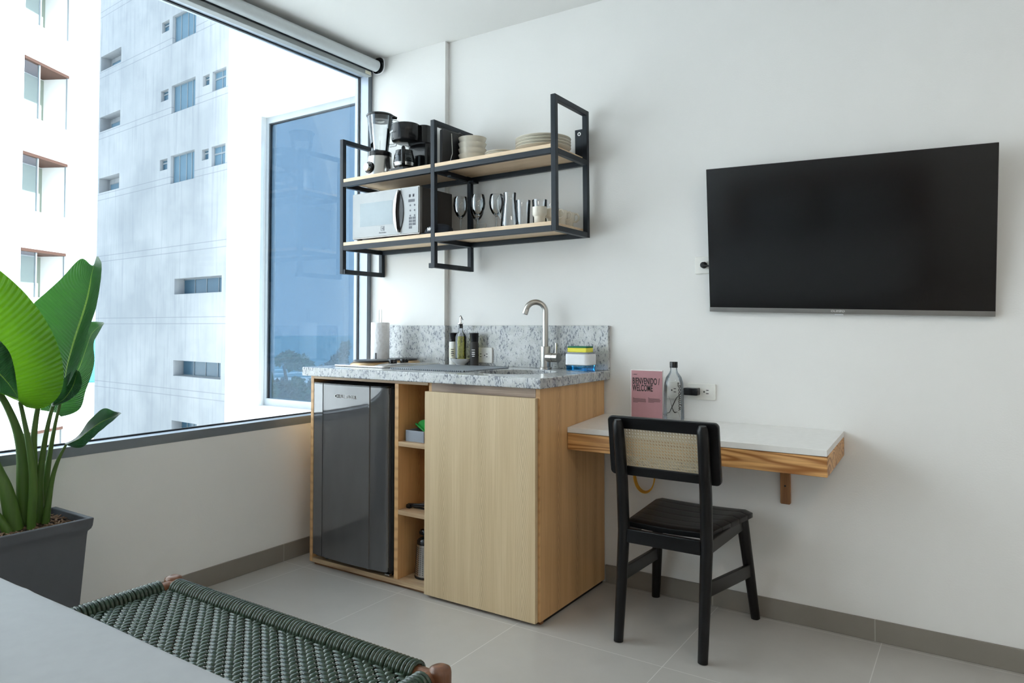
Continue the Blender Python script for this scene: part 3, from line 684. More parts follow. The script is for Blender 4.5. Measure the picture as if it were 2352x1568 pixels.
def desk_items():
    c = thing('welcome_card', 'pink standing card with bold black welcome lettering', 'sign', (1.55, -.085, .7115))
    x0, x1, z0, z1, yf = 1.4915, 1.6265, .7125, .9135, -.103
    MB().box(x0, x1, yf, yf + .009, z0, z1).build('acrylic_stand', 'card_edge', c, bevel=.001)
    f = MB().box(x0 + .0035, x1 - .0005, yf - .0006, yf - .0001, z0 + .001, z1 - .003).build('printed_front', 'pink_card', c)
    MB().box(x0, x1, yf + .009, -.06, z0, z0 + .003).build('foot', 'card_edge', c)
    y = yf - .0009
    a = text('BIENVENIDO /\nWELCOME', 'lettering', 'ink', f, (1.4995, y, .857), .0355, FRONT, sx=.485, sy=1, space=.78, bold=.0007)
    m = MB()
    m.box(1.4995, 1.504, y, y + .0003, .8945, .8957)
    m.box(1.505, 1.519, y, y + .0003, .8938, .8963); m.box(1.5205, 1.5225, y, y + .0003, .8962, .8972)
    m.build('small_mark', 'ink', f)
    m = MB(); random.seed(3)
    for k in range(7):
        z = .800 - k * .0029; m.box(1.502, 1.502 + (.052 + random.random() * .006 if k not in (0, 6) else (.004 if k == 0 else .02)), y, y + .0003, z, z + .0011)
    for k in range(7):
        z = .803 - k * .0029; m.box(1.567, 1.567 + (.048 + random.random() * .006 if k not in (0, 6) else (.004 if k == 0 else .025)), y, y + .0003, z, z + .0011)
    m.build('small_print', 'ink', f)
    b = thing('water_bottle', 'clear glass water bottle with black cap and lettering on the desk', 'bottle', (1.672, -.095, .7115))
    x, y = 1.670, -.095; z = .7112
    prof = [(.030, z), (.0375, z + .004), (.0395, z + .02), (.0385, z + .13), (.0365, z + .155), (.030, z + .178), (.017, z + .196), (.0135, z + .205), (.0135, z + .215)]
    MB().lathe((x, y, 0), prof, 40).build('glass_body', 'bottle_thin', b, smooth=True)
    MB().lathe((x, y, 0), [(.035, z + .004), (.0365, z + .02), (.0355, z + .08), (.0352, z + .081)], 40).build('water', 'clear_thin', b, smooth=True) if False else None
    MB().lathe((x, y, 0), [(.0155, z + .2155), (.0155, z + .237), (.0145, z + .2385)], 24).build('cap', 'black_plastic', b, smooth=True)
    R = .0402
    def dec(angz, zz, body, size, bold=.0003):
        a = math.radians(angz); nx, ny = math.cos(a), math.sin(a)
        mt = Matrix(((0, -0, 0), (0, 0, 0), (0, 0, 0)))
        # x axis of the lettering points up, its face looks outward
        X = Vector((0, 0, 1)); Z = Vector((nx, ny, 0)); Y = Z.cross(X)
        rot = Matrix((X, Y, Z)).transposed().to_euler()
        return text(body, 'lettering', 'ink', b, (x + nx * R, y + ny * R, zz), size, rot, bold=bold)
    dec(-30, z + .052, 'wynwood*', .0235, .0003)
    # curved line drawn on the glass
    pts = []
    for i in range(25):
        u = i / 24; a = math.radians(-110 + 75 * u); zz = z + .105 - .085 * u + .012 * math.sin(u * 9)
        pts.append((x + (R) * math.cos(a), y + (R) * math.sin(a), zz))
    MB().tube(pts, [.0006 + .0032 * math.exp(-((i - 13) / 4) ** 2) for i in range(25)], 8, flat=.15).build('drawn_line', 'ink', b, smooth=True)
    text('10', 'lettering', 'ink', b, (x - .022, y - .0395, z + .03), .009, FRONT)
    w = thing('network_cable_coil', 'coil of yellow cable hanging under the desk behind the chair', 'cable', (1.54, -.02, .50))
    for k in range(4):
        pts = [(1.515 + (.042 + k * .0012) * math.cos(a), -.014 - k * .004, .475 + (.066 + k * .0015) * math.sin(a)) for a in [2 * PI * i / 36 for i in range(37)]]
        MB().tube(pts, .0026, 8).build('cable_loop', 'yellow_cable', w, smooth=True)
    MB().tube([(1.556, -.02, .50), (1.55, -.012, .56), (1.50, -.006, .62), (1.455, -.004, .66), (1.44, -.003, .655)], .0024, 8).build('cable_tail', 'yellow_cable', w, smooth=True)
    v = thing('power_cord', 'thin black cords looping below the desk behind the chair', 'cable', (1.62, -.02, .49))
    MB().tube([(1.47, -.036, .62), (1.52, -.040, .52), (1.548, -.042, .493), (1.60, -.040, .502), (1.66, -.036, .512), (1.70, -.03, .58), (1.71, -.03, .62)], .0022, 8).build('cord', 'black_rubber', v, smooth=True)
    MB().tube([(1.655, -.02, .497), (1.68, -.022, .49), (1.71, -.02, .496), (1.73, -.012, .55), (1.735, -.006, .62)], .0022, 8).build('cord', 'black_rubber', v, smooth=True)
desk_items()

# ------------------------------------------------------------------ chair
def chair():
    c = thing('dining_chair', 'black wooden chair with a woven cane backrest at the desk', 'chair', (1.765, -.28, 0))
    # rear posts run from the floor to the top of the back, raked backwards
    for x0, x1, xt in ((1.617, 1.634, 1.632), (1.913, 1.925, 1.927)):
        pts = [(x0, -.500, .002), (x0 + (x1 - x0) * .5, -.492, .20), (x1, -.490, .38), ((x1 + xt) / 2, -.500, .55), (xt, -.522, .70), (xt, -.531, .755), (xt, -.5325, .768)]
        MB().tube(pts, [.0165, .019, .0205, .0202, .0198, .0186, .0125], 16, upv=(0, 1, 0)).build('rear_leg', 'black_wood', c, smooth=True, ang=60)
    for x0, x1 in ((1.570, 1.612), (1.962, 1.935)):
        pts = [(x0, -.040, .002), ((x0 + x1) / 2, -.075, .19), (x1, -.115, .385)]
        MB().tube(pts, [.0165, .0195, .022], 16, upv=(0, 1, 0)).build('front_leg', 'black_wood', c, smooth=True, ang=60)
    MB().box(1.650, 1.908, -.505, -.485, .345, .392).build('rear_rail', 'black_wood', c, bevel=.003)
    MB().box(1.63, 1.918, -.122, -.104, .345, .39).build('front_rail', 'black_wood', c, bevel=.003)
    for xa, xb in ((1.634, 1.612), (1.925, 1.935)):
        MB().hexa([(xa - .009, -.478, .345), (xa + .009, -.478, .345), (xb + .009, -.128, .345), (xb - .009, -.128, .345), (xa - .009, -.478, .388), (xa + .009, -.478, .388), (xb + .009, -.128, .388), (xb - .009, -.128, .388)]).build('side_rail', 'black_wood', c, bevel=.003)
    for xa, xb in ((1.626, 1.590), (1.919, 1.951)):
        MB().hexa([(xa - .008, -.478, .205), (xa + .008, -.478, .205), (xb + .008, -.085, .165), (xb - .008, -.085, .165), (xa - .008, -.478, .252), (xa + .008, -.478, .252), (xb + .008, -.085, .212), (xb - .008, -.085, .212)]).build('stretcher', 'black_wood', c, bevel=.003)
    # seat: planks with fine gaps, softly dished
    m = MB(); ys = [-.455, -.40, -.335, -.265, -.195, -.125, -.062]
    def half(y):
        u = (y + .48) / .43; wb = .143 + .049 * u
        e = 1
        if y < -.44: e = .975
        if y > -.075: e = .93
        return wb * e
    cx = 1.772
    allr = []
    for k in range(6):
        y0, y1 = ys[k] + .0006, ys[k + 1] - .0006
        rows = []
        for j in range(4):
            y = y0 + (y1 - y0) * j / 3; hw = half(y); row = []
            for i in range(15):
                u = -1 + 2 * i / 14; edge = .010 * max(0, abs(u) - .86) / .14
                ed = .006 if (k == 0 and j == 0) or (k == 5 and j == 3) else 0
                z = .411 - .010 * (1 - u * u) * (1 - ((y + .26) / .26) ** 2) - edge - ed
                row.append((cx + .0 + u * hw + (y + .26) * .03, y, z))
            rows.append(row)
        top = [[m.bm.verts.new(p) for p in r] for r in rows]; bot = [[m.bm.verts.new((p[0], p[1], p[2] - .018)) for p in r] for r in rows]
        for a in range(3):
            for i in range(14):
                m.bm.faces.new((top[a][i], top[a][i + 1], top[a + 1][i + 1], top[a + 1][i])); m.bm.faces.new((bot[a][i], bot[a + 1][i], bot[a + 1][i + 1], bot[a][i + 1]))
            m.bm.faces.new((top[a][0], top[a + 1][0], bot[a + 1][0], bot[a][0])); m.bm.faces.new((top[a][14], bot[a][14], bot[a + 1][14], top[a + 1][14]))
        for i in range(14):
            m.bm.faces.new((top[0][i], bot[0][i], bot[0][i + 1], top[0][i + 1])); m.bm.faces.new((top[3][i], top[3][i + 1], bot[3][i + 1], bot[3][i]))
    m.build('seat', 'black_wood', c, bevel=.0009, seg=1)
    # backrest: framed cane panel in front of the posts, leaning like them
    x0, x1, z0, z1 = 1.583, 1.972, .572, .779; yb = -.480
    fx0, fx1, fz0, fz1 = x0 + .050, x1 - .044, z0 + .033, z1 - .042
    tilt = Matrix.Rotation(math.radians(8), 3, 'X'); piv = (1.77, yb, .60)
    m = MB(); outer = rrect(x0, x1, z0, z1, .016, 5); 
    inner = rrect(fx0, fx1, fz0, fz1, .004, 5)
    y0_, y1_ = yb - .009, yb + .009
    A = [m.bm.verts.new((a, y0_, b)) for a, b in outer]; B = [m.bm.verts.new((a, y0_, b)) for a, b in inner]
    C = [m.bm.verts.new((a, y1_, b)) for a, b in outer]; D = [m.bm.verts.new((a, y1_, b)) for a, b in inner]; n = len(A)
    for i in range(n):
        j = (i + 1) % n
        m.bm.faces.new((A[i], A[j], B[j], B[i])); m.bm.faces.new((C[i], D[i], D[j], C[j])); m.bm.faces.new((A[i], C[i], C[j], A[j])); m.bm.faces.new((B[i], B[j], D[j], D[i]))
    m.rot(tilt, piv); bk = m.build('backrest', 'black_wood', c, bevel=.004, seg=3)
    # cane: octagonal holes in a thin sheet
    m = MB(); nx, nz = 28, 12; px = (fx1 - fx0) / nx; pz = (fz1 - fz0) / nz
    r = px * .31
    for layer in (0,):
        grid = {}
        def V(x, z):
            k = (round(x, 6), round(z, 6))
            if k not in grid: grid[k] = m.bm.verts.new((x, yb, z))
            return grid[k]
        for i in range(nx):
            for j in range(nz):
                ox, oz = fx0 + i * px, fz0 + j * pz; cx_, cz_ = ox + px / 2, oz + pz / 2
                O = [V(ox + a * px / 2, oz + b * pz / 2) for a, b in ((2, 1), (2, 2), (1, 2), (0, 2), (0, 1), (0, 0), (1, 0), (2, 0))]
                I = [m.bm.verts.new((cx_ + r * math.cos(PI / 4 * k), yb, cz_ + r * math.sin(PI / 4 * k))) for k in range(8)]
                for k in range(8): m.bm.faces.new((O[k], O[(k + 1) % 8], I[(k + 1) % 8], I[k]))
    m.rot(tilt, piv); m.build('cane_panel', 'cane', bk, solid=.0016)
    m = MB()
    for i in range(nx + 1):
        x = fx0 + i * px
        for s in (-1, 1):
            xx = min(max(x + s * .0008, fx0), fx1); m.tube([(xx, yb - .0012, fz0), (xx, yb - .0012, fz1)], .0005, 4)
    for j in range(nz + 1):
        z = fz0 + j * pz; m.tube([(fx0, yb - .0016, z), (fx1, yb - .0016, z)], .0007, 4)
    for k in range(-nz, nx):
        for s in (-1, 1):
            a, b = [], []
            p = []
            for j in (0, nz):
                i = k + j if s == 1 else k + nz - j
                p.append((fx0 + i * px, fz0 + j * pz))
            (xa, za), (xb, zb) = p
            def clip(xa, za, xb, zb):
                if xa > xb: xa, za, xb, zb = xb, zb, xa, za
                if xb < fx0 or xa > fx1: return None
                if xa < fx0: za += (zb - za) * (fx0 - xa) / (xb - xa); xa = fx0
                if xb > fx1: zb = za + (zb - za) * (fx1 - xa) / (xb - xa) if xb != xa else zb; xb = fx1
                return xa, za, xb, zb
            q = clip(xa, za, xb, zb)
            if q and abs(q[0] - q[2]) > .004: m.tube([(q[0], yb - .002, q[1]), (q[2], yb - .002, q[3])], .0006, 4)
    m.rot(tilt, piv); m.build('cane_strands', 'cane', bk)
chair()
# ------------------------------------------------------------------ wall shelf
SL = .0087
def shelf():
    base = (.65, -.17, 1.50)
    s = thing('wall_shelf', 'two-tier wall shelf of black steel tube with oak boards above the worktop', 'shelf', base)
    t = .022; yf0, yf1 = -.330, -.308; yb0, yb1 = -.056, -.034
    X = (.050, .629, 1.252)
    uz0, uz1, lz0, lz1 = 1.778, 1.800, 1.465, 1.487
    ztop = 2.016
    def side(x, zb, name='side_frame', stub=0):
        m = MB()
        m.box(x, x + t, yf0, yf1, zb, ztop); m.box(x, x + t, yb0, yb1, zb, ztop)
        m.box(x, x + t, yf1, yb0, ztop - t, ztop); m.box(x, x + t, yf1, yb0, uz0, uz1); m.box(x, x + t, yf1, yb0, lz0, lz1)
        if zb < 1.45: m.box(x, x + t, yf1, yb0, zb, zb + t)
        o = m.build(name, 'black_steel', s, bevel=.0015)
        if stub > 0: MB().box(x + t, x + t + .012, yf0 + .002, yf1, zb, zb + t).build('rod_end', 'black_steel', o, bevel=.001)
        if stub < 0: MB().box(x - .014, x, yf0 + .002, yf1, zb, zb + t).build('rod_end', 'black_steel', o, bevel=.001)
    side(X[0], 1.349, stub=1); side(X[1], 1.349, stub=-1); side(X[2], lz0)
    for a, b in ((X[0] + t, X[1]), (X[1] + t, X[2])):
        for z0, z1 in ((uz0, uz1), (lz0, lz1)):
            MB().box(a, b, yf0, yf1, z0, z1).build('front_rail', 'black_steel', s, bevel=.001)
            MB().box(a, b, yb0, yb1, z0, z1).build('back_rail', 'black_steel', s, bevel=.001)
            MB().box(a + .001, b - .001, yf0 + .001, yb1 - .001, z1 + .0003, z1 + .0168).build('shelf_board', 'shelf_oak', s, bevel=.001)
    MB().box(1.2745, 1.2755, -.20, -.19, 1.9, 1.91).build('x', 'black_steel', s) if False else None
    # fixing plates that stand the frame off the wall
    m = MB().box(1.205, 1.2515, -.034, -.031, 1.805, 1.945); m.box(1.218, 1.234, -.031, -.0005, 1.917, 1.933); m.box(1.218, 1.234, -.031, -.0005, 1.82, 1.836)
    p = m.build('fixing_plate', 'black_steel', s, bevel=.001)
    MB().lathe((1.226, 0, 1.925), [(.004, -.0345), (.0085, -.0345), (.0085, -.0335), (.004, -.0335)], 20, closed=True, axis='y').build('screw_washer', 'chrome', p, smooth=True)
    MB().box(1.20, 1.2515, -.052, -.034, 1.4885, 1.512).build('fixing_plate', 'black_steel', s, bevel=.004) if False else None
    m = MB()
    for x in (X[0], X[1]):
        for z in (1.50, 1.79, 1.96): m.box(x + .003, x + t - .003, yb1, -.0295 if x < .46 else -.0005, z, z + .014)
    m.build('wall_spacer', 'black_steel', s)
    MB().box(.66, .69, -.09, -.045, 1.768, 1.7778).build('corner_gusset', 'black_steel', s); MB().box(.655, .675, -.24, -.12, 1.770, 1.7778).build('corner_gusset', 'black_steel', s)
    s.rotation_euler = (0, -SL, 0)
shelf()
def sz(level, x): return (1.8175 if level else 1.5045) + SL * (x - .65) - .0002 * 0 + .0005

def shelf_items():
    # blender
    x, y = .192, -.20; z = sz(1, x + .06) + .0004
    b = thing('blender', 'steel blender with clear jar and black lid on the upper shelf', 'blender', (x, y, z))
    MB().lathe((x, y, 0), [(.068, z), (.069, z + .008), (.064, z + .06), (.059, z + .112)], 36).build('base', 'steel', b, smooth=True)
    MB().lathe((x, y, 0), [(.056, z + .1125), (.058, z + .115), (.058, z + .135), (.053, z + .139)], 36).build('collar', 'black_plastic', b, smooth=True)
    d = Vector((-.12, -1, 0)).normalized(); k = Vector((x, y, z + .052)) + d * .062
    kn = MB().tube([k, k + d * .010], .029, 28).build('control_ring', 'black_plastic', b, smooth=True)
    MB().tube([k + d * .0105, k + d * .024, k + d * .026], [.021, .020, .018], 28).build('dial', 'chrome', kn, smooth=True)
    MB().lathe((x, y, 0), [(.042, z + .1395), (.044, z + .16), (.057, z + .26), (.064, z + .315), (.062, z + .315), (.055, z + .26), (.042, z + .16), (.040, z + .142)], 36, closed=True).build('jar', 'clear_thin', b, smooth=True)
    MB().lathe((x, y, 0), [(.057, z + .295), (.057, z + .3155), (.067, z + .316), (.069, z + .323), (.061, z + .328), (.020, z + .330)], 36).build('lid', 'black_plastic', b, smooth=True)
    MB().lathe((x, y, 0), [(.018, z + .292), (.022, z + .2945)], 24).build('lid_cup', 'steel', b, smooth=True)
    ld = MB().tube([(x - .064, y, z + .320), (x - .081, y, z + .318)], [.009, .005], 10).build('lid_tab', 'black_plastic', b, smooth=True)
    MB().tube([(x + .045, y + .045, z + .320), (x + .058, y + .060, z + .316)], [.010, .006], 10).build('lid_tab', 'black_plastic', b, smooth=True)
    MB().tube([(x + q * .70, y + q * .71, z + h_) for q, h_ in ((.060, .300), (.086, .296), (.094, .27), (.090, .22), (.074, .18), (.047, .175))], .0085, 12).build('handle', 'clear_thin', b, smooth=True)
    text('oster', 'lettering', 'grey_ink', b, (x - .022, y - .0545, z + .097), .011, FRONT) if False else None
    MB().lathe((x, y, 0), [(.0012, z + .14), (.0012, z + .20)], 8).build('blade_shaft', 'steel', b, smooth=True)
    # coffee maker
    x, y = .352, -.19; z = sz(1, x + .07) + .0004
    c = thing('coffee_maker', 'black drip coffee maker with glass pot beside the blender', 'coffee maker', (x, y, z))
    MB().prism(rrect(x - .058, x + .075, -.265, -.065, .03), z, z + .028, 'xy').build('base', 'black_plastic', c, smooth=True)
    MB().prism(rrect(x - .050, x + .085, -.125, -.062, .022), z + .0283, z + .170, 'xy').build('water_tank', 'black_plastic', c, smooth=True)
    hd = MB().lathe((x - .004, -.185, 0), [(.045, z + .163), (.066, z + .172), (.070, z + .182), (.070, z + .252), (.066, z + .2545)], 40, sx=1, sy=.98).build('brew_head', 'black_plastic', c, smooth=True)
    MB().prism(rrect(x - .06, x + .089, -.150, -.060, .03), z + .1705, z + .2535, 'xy').build('tank_top', 'black_plastic', c, smooth=True)
    text('imusa', 'lettering', 'white_ink', hd, (x - .052, -.2455, z + .207), .017, (PI / 2, 0, math.radians(-28)), ext=.0003)
    cx, cy = x - .004, -.195
    ho = MB().lathe((cx, cy, 0), [(.054, z + .0285), (.054, z + .033)], 32).build('hot_plate', 'steel', c, smooth=True)
    MB().lathe((cx, cy, 0), [(.040, z + .0335), (.050, z + .050), (.052, z + .072), (.047, z + .103), (.040, z + .118), (.038, z + .118), (.045, z + .102), (.050, z + .072), (.048, z + .052), (.038, z + .036)], 36, closed=True).build('carafe', 'smoked_thin', c, smooth=True)
    MB().lathe((cx, cy, 0), [(.0485, z + .098), (.0415, z + .1185), (.0415, z + .124)], 36).build('carafe_lid', 'black_plastic', c, smooth=True)
    MB().lathe((cx, cy, 0), [(.0505, z + .0475), (.0532, z + .060), (.0530, z + .063), (.050, z + .050)], 36, closed=True).build('steel_band', 'chrome', c, smooth=True)
    dd = Vector((.62, -.78, 0)).normalized(); C = Vector((cx, cy, 0))
    pts = [C + dd * .040 + Vector((0, 0, z + .121)), C + dd * .064 + Vector((0, 0, z + .128)), C + dd * .086 + Vector((0, 0, z + .112)), C + dd * .090 + Vector((0, 0, z + .08)), C + dd * .078 + Vector((0, 0, z + .052)), C + dd * .054 + Vector((0, 0, z + .046))]
    MB().tube(pts, .009, 12, flat=.7).build('carafe_handle', 'black_plastic', c, smooth=True)
    MB().tube([(cx + .064, -.158, z + .03), (cx + .064, -.158, z + .10)], .006, 10).build('sight_tube', 'clear_thin', c, smooth=True)
    # tray behind the middle frame
    z = sz(1, .67) + .0006
    t = thing('baking_tray', 'black ribbed tray standing upright between shelf frame and bowls', 'tray', (.663, -.17, z))
    m = MB().prism(rrect(-.300, -.070, z, z + .160, .012), .6535, .6695, 'yz'); m.build('tray_panel', 'black_matte', t, bevel=.003)
    m = MB()
    m.tube([(.671, -.235, z + .150), (.671, -.228, z + .06), (.671, -.245, z + .02)], .0022, 8); m.build('highlight_line', 'steel', t, smooth=True)  # pale steel line stands in for the highlight on the black tray
    m = MB().tube([(.665, -.19, z + .156), (.665, -.165, z + .166), (.665, -.14, z + .156)], .006, 10).build('hanging_lug', 'black_matte', t, smooth=True)
    # bowls
    x, y = .738, -.165; z0 = sz(1, x + .03) + .0008
    first = None
    for k in range(4):
        z = z0 + k * .0262
        if first is None:
            o = MB().lathe((0, 0, 0), [(.030, 0), (.031, .003), (.044, .010), (.0555, .026), (.0605, .040), (.0655, .0525), (.0635, .0530), (.0585, .041), (.0535, .028), (.043, .0135), (.028, .0065), (.001, .006)], 44).build('cereal_bowl', 'ceramic', None, smooth=True)
            first = o
        else: o = first.copy(); COL.objects.link(o)
        o.location = (x, y, z)
        tag(o, ('cream ceramic bowl at the bottom of the bowl stack on the upper shelf', 'cream ceramic bowl, second from the bottom of the bowl stack', 'cream ceramic bowl, third from the bottom of the bowl stack', 'cream ceramic bowl, topmost of the bowl stack')[k], 'bowl', 'stacked bowls on the upper shelf')
    # plates
    def plates(x, y, r, n, dz, h, name, labels, group):
        z0 = sz(1, x + .07) + .0008; f = None
        for k in range(n):
            if f is None:
                f = MB().lathe((0, 0, 0), [(r * .52, 0), (r * .53, .003), (r * .62, .0045), (r * .78, h * .45), (r * .97, h - .0035), (r, h - .001), (r * .99, h + .0008), (r * .965, h), (r * .78, h * .45 + .003), (r * .60, .0076), (.001, .0066)], 60).build(name, 'ceramic', None, smooth=True, ang=60); o = f
            else: o = f.copy(); COL.objects.link(o)
            o.location = (x, y, z0 + k * dz); tag(o, labels[k], 'plate', group)
    plates(.905, -.175, .074, 3, .0095, .018, 'side_plate', ['small cream side plate lowest in the low stack between bowls and dinner plates', 'small cream side plate in the middle of the low stack', 'small cream side plate on top of the low stack'], 'small plates on the upper shelf')
    plates(1.128, -.185, .1195, 4, .0128, .022, 'dinner_plate', ['large cream dinner plate at the bottom of the big plate stack', 'large cream dinner plate, second from the bottom of the big stack', 'large cream dinner plate, third from the bottom of the big stack', 'large cream dinner plate, topmost of the big stack'], 'large plates on the upper shelf')
    # microwave
    x0, x1, yf, yb = .108, .540, -.305, -.058; z0 = sz(0, .5) + .008; z1 = z0 + .223
    m_ = thing('microwave', 'silver and grey microwave oven on the lower shelf', 'microwave', (.32, -.2, z0 - .008))
    MB().box(x0 + .004, x1 - .002, yf + .022, yb, z0 + .004, z1 - .003).build('body', 'mw_body', m_, bevel=.003)
    MB().prism(rrect(x0, x1, z0, z1, .006), yf + .004, yf + .0218, 'xz').build('front_frame', 'mw_edge', m_, bevel=.002)
    xs = x1 - .112
    d = MB().prism(rrect(x0 + .005, xs, z0 + .006, z1 - .004, .003), yf, yf + .0038, 'xz').build('door', 'mw_silver', m_, bevel=.001)
    MB().box(x0 + .055, xs - .055, yf - .0006, yf - .0001, z0 + .058, z1 - .052).build('door_window', 'mw_window', d)
    text('Electrolux', 'lettering', 'grey_ink', d, ((x0 + xs) / 2 + .045, yf - .0004, z0 + .018), .0105, FRONT, align='CENTER')
    lx, lz = (x0 + xs) / 2 + .045, z0 + .040
    m = MB(); w_ = .0105
    for a, b, c_, e in ((-w_, w_, -w_, -w_ + .0016), (-w_, w_, w_ - .0016, w_), (-w_, -w_ + .0016, -w_, w_), (w_ - .0016, w_, -w_, w_)): m.box(lx + a, lx + b, yf - .0007, yf - .0001, lz + c_, lz + e)
    m.prism([(lx + .006, lz - .0075), (lx + .006, lz + .0075), (lx - .006, lz)], yf - .0007, yf - .0001, 'xz'); m.build('logo', 'grey_ink', d)
    p = MB().prism(rrect(xs + .001, x1 - .005, z0 + .006, z1 - .004, .003), yf, yf + .0038, 'xz').build('control_panel', 'mw_silver', m_, bevel=.001)
    m = MB(); px = xs + .050
    m.box(px - .004, px + .034, yf - .0007, yf - .0001, z1 - .073, z1 - .060)
    for j in range(3):
        for i in range(2): m.lathe((px + .008 + i * .026, 0, z1 - .088 - j * .024), [(.0046, yf - .0007), (.0046, yf - .0001)], 14, axis='y')
    for j in range(3):
        for i in range(2): m.box(px + .0 + i * .022, px + .018 + i * .022, yf - .0007, yf - .0001, z0 + .042 + j * .014, z0 + .053 + j * .014)
    m.box(px, px + .018, yf - .0007, yf - .0001, z0 + .027, z0 + .038)
    for i in range(2): m.prism([(px + i * .022, z1 - .036), (px + .01 + i * .022, z1 - .036), (px + i * .022, z1 - .050), (px + .01 + i * .022, z1 - .050)], yf - .0007, yf - .0001, 'xz')
    m.build('buttons', 'grey_ink', p)
    xm = xs - .006
    pts = [(xm, z0 + .012), (xm - .020, z0 + .05), (xm - .028, (z0 + z1) / 2), (xm - .020, z1 - .05), (xm, z1 - .010)]
    pin = [(xm + .001, z1 - .014), (xm - .006, z1 - .05), (xm - .012, (z0 + z1) / 2), (xm - .006, z0 + .05), (xm + .001, z0 + .016)]
    def smooth2(p, n=6):
        out = []
        for i in range(len(p) - 1):
            a, b, c_, e = p[max(i - 1, 0)], p[i], p[i + 1], p[min(i + 2, len(p) - 1)]
            for k in range(n):
                u = k / n; out.append(tuple(.5 * (2 * b[q] + (c_[q] - a[q]) * u + (2 * a[q] - 5 * b[q] + 4 * c_[q] - e[q]) * u * u + (3 * b[q] - a[q] - 3 * c_[q] + e[q]) * u ** 3) for q in (0, 1)))
        return out + [p[-1]]
    MB().prism(smooth2(pts) + smooth2(pin), yf - .018, yf - .0005, 'xz').build('handle', 'steel', m_, bevel=.002)
    pr_ = [(xm + .001, z1 - .012), (xm + .018, z1 - .06), (xm + .024, (z0 + z1) / 2), (xm + .018, z0 + .06), (xm + .001, z0 + .014)]
    MB().prism(smooth2(pin)[::-1] + smooth2(pr_)[::1], yf - .0045, yf - .0006, 'xz').build('handle_recess', 'black_plastic', m_)
    for fx in (x0 + .03, x1 - .03):
        for fy in (yf + .03, yb - .03): MB().cyl((fx, fy, 0), .008, sz(0, fx), z0 + .0035, 12).build('foot', 'black_rubber', m_)
    # cloth cap
    cx, cy = .632, -.276; z = sz(0, cx) + .0012
    h = thing('cloth_cap', 'folded black cloth cap with white letters on the lower shelf by the microwave', 'cap', (cx, cy, z))
    m = MB(); rows = 9; seg = 26; rings = []
    for j in range(rows):
        v = j / (rows - 1); zz = z + .046 * math.sin(v * PI / 2); rr = math.cos(v * PI / 2)
        rings.append([m.bm.verts.new((cx + (.082 * rr + .0) * math.cos(2 * PI * i / seg) * (1 + .03 * math.sin(5 * i)), cy + .040 * rr * math.sin(2 * PI * i / seg), zz + .004 * math.sin(i * 1.3) * rr * min(1, v * 4))) for i in range(seg)] if j < rows - 1 else [m.bm.verts.new((cx, cy, zz))])
    for j in range(rows - 2):
        for i in range(seg): m.bm.faces.new((rings[j][i], rings[j][(i + 1) % seg], rings[j + 1][(i + 1) % seg], rings[j + 1][i]))
    for i in range(seg): m.bm.faces.new((rings[-2][i], rings[-2][(i + 1) % seg], rings[-1][0]))
    m.bm.faces.new(rings[0][::-1]); m.build('crown', 'navy_fabric', h, smooth=True, ang=80)
    m = MB(); m.prism([(cx - .062 + .03 * math.cos(a), cy - .006 + .030 * math.sin(a)) for a in [2 * PI * i / 20 for i in range(20)]], z + .0005, z + .006, 'xy'); m.build('visor', 'navy_fabric', h, bevel=.002)
    text('W', 'lettering', 'white_ink', h, (cx - .036, cy - .0405, z + .011), .024, (PI / 2.25, 0, math.radians(-8)), bold=.0008)
    # glassware
    def wine(): return [(.030, .0003), (.031, .0015), (.010, .004), (.0036, .010), (.0033, .066), (.006, .074), (.020, .088), (.030, .110), (.0335, .132), (.031, .160), (.0275, .172), (.0263, .172), (.0298, .158), (.0322, .132), (.0287, .111), (.019, .0905), (.0045, .078)]
    f = None
    lab = ['stemmed wine glass nearest the microwave on the lower shelf', 'stemmed wine glass second from the microwave', 'stemmed wine glass standing behind the second wine glass by the shelf post', 'stemmed wine glass beside the glass pitcher handle']
    for k, (x, y) in enumerate([(.703, -.205), (.800, -.205), (.722, -.105), (.873, -.165)]):
        if f is None: f = MB().lathe((0, 0, 0), wine(), 36).build('wine_glass', 'clear_thin', None, smooth=True, ang=70); o = f
        else: o = f.copy(); COL.objects.link(o)
        o.location = (x, y, sz(0, x) + .0005); tag(o, lab[k], 'wine glass', 'wine glasses on the lower shelf')
    x, y = .958, -.185; z = sz(0, x) + .0008
    p = thing('glass_pitcher', 'clear glass pitcher with looped handle between wine glasses and tumblers', 'pitcher', (x, y, z))
    MB().lathe((x, y, z), [(.036, 0), (.040, .003), (.040, .03), (.033, .095), (.027, .135), (.0285, .165), (.0265, .165), (.025, .135), (.031, .095), (.038, .03), (.037, .006), (.001, .005)], 36).build('body', 'clear_thin', p, smooth=True, ang=70)
    hd = Vector((-.95, -.3, 0)).normalized(); C = Vector((x, y, z))
    MB().tube([C + hd * .027 + Vector((0, 0, .150)), C + hd * .045 + Vector((0, 0, .158)), C + hd * .058 + Vector((0, 0, .140)), C + hd * .056 + Vector((0, 0, .10)), C + hd * .044 + Vector((0, 0, .06)), C + hd * .036 + Vector((0, 0, .055))], .0052, 10).build('handle', 'clear_thin', p, smooth=True)
    f = None; lab = ['clear straight drinking glass right of the pitcher', 'clear straight drinking glass next to the white cup, behind its rim', 'clear drinking glass at the back behind the cream cup']
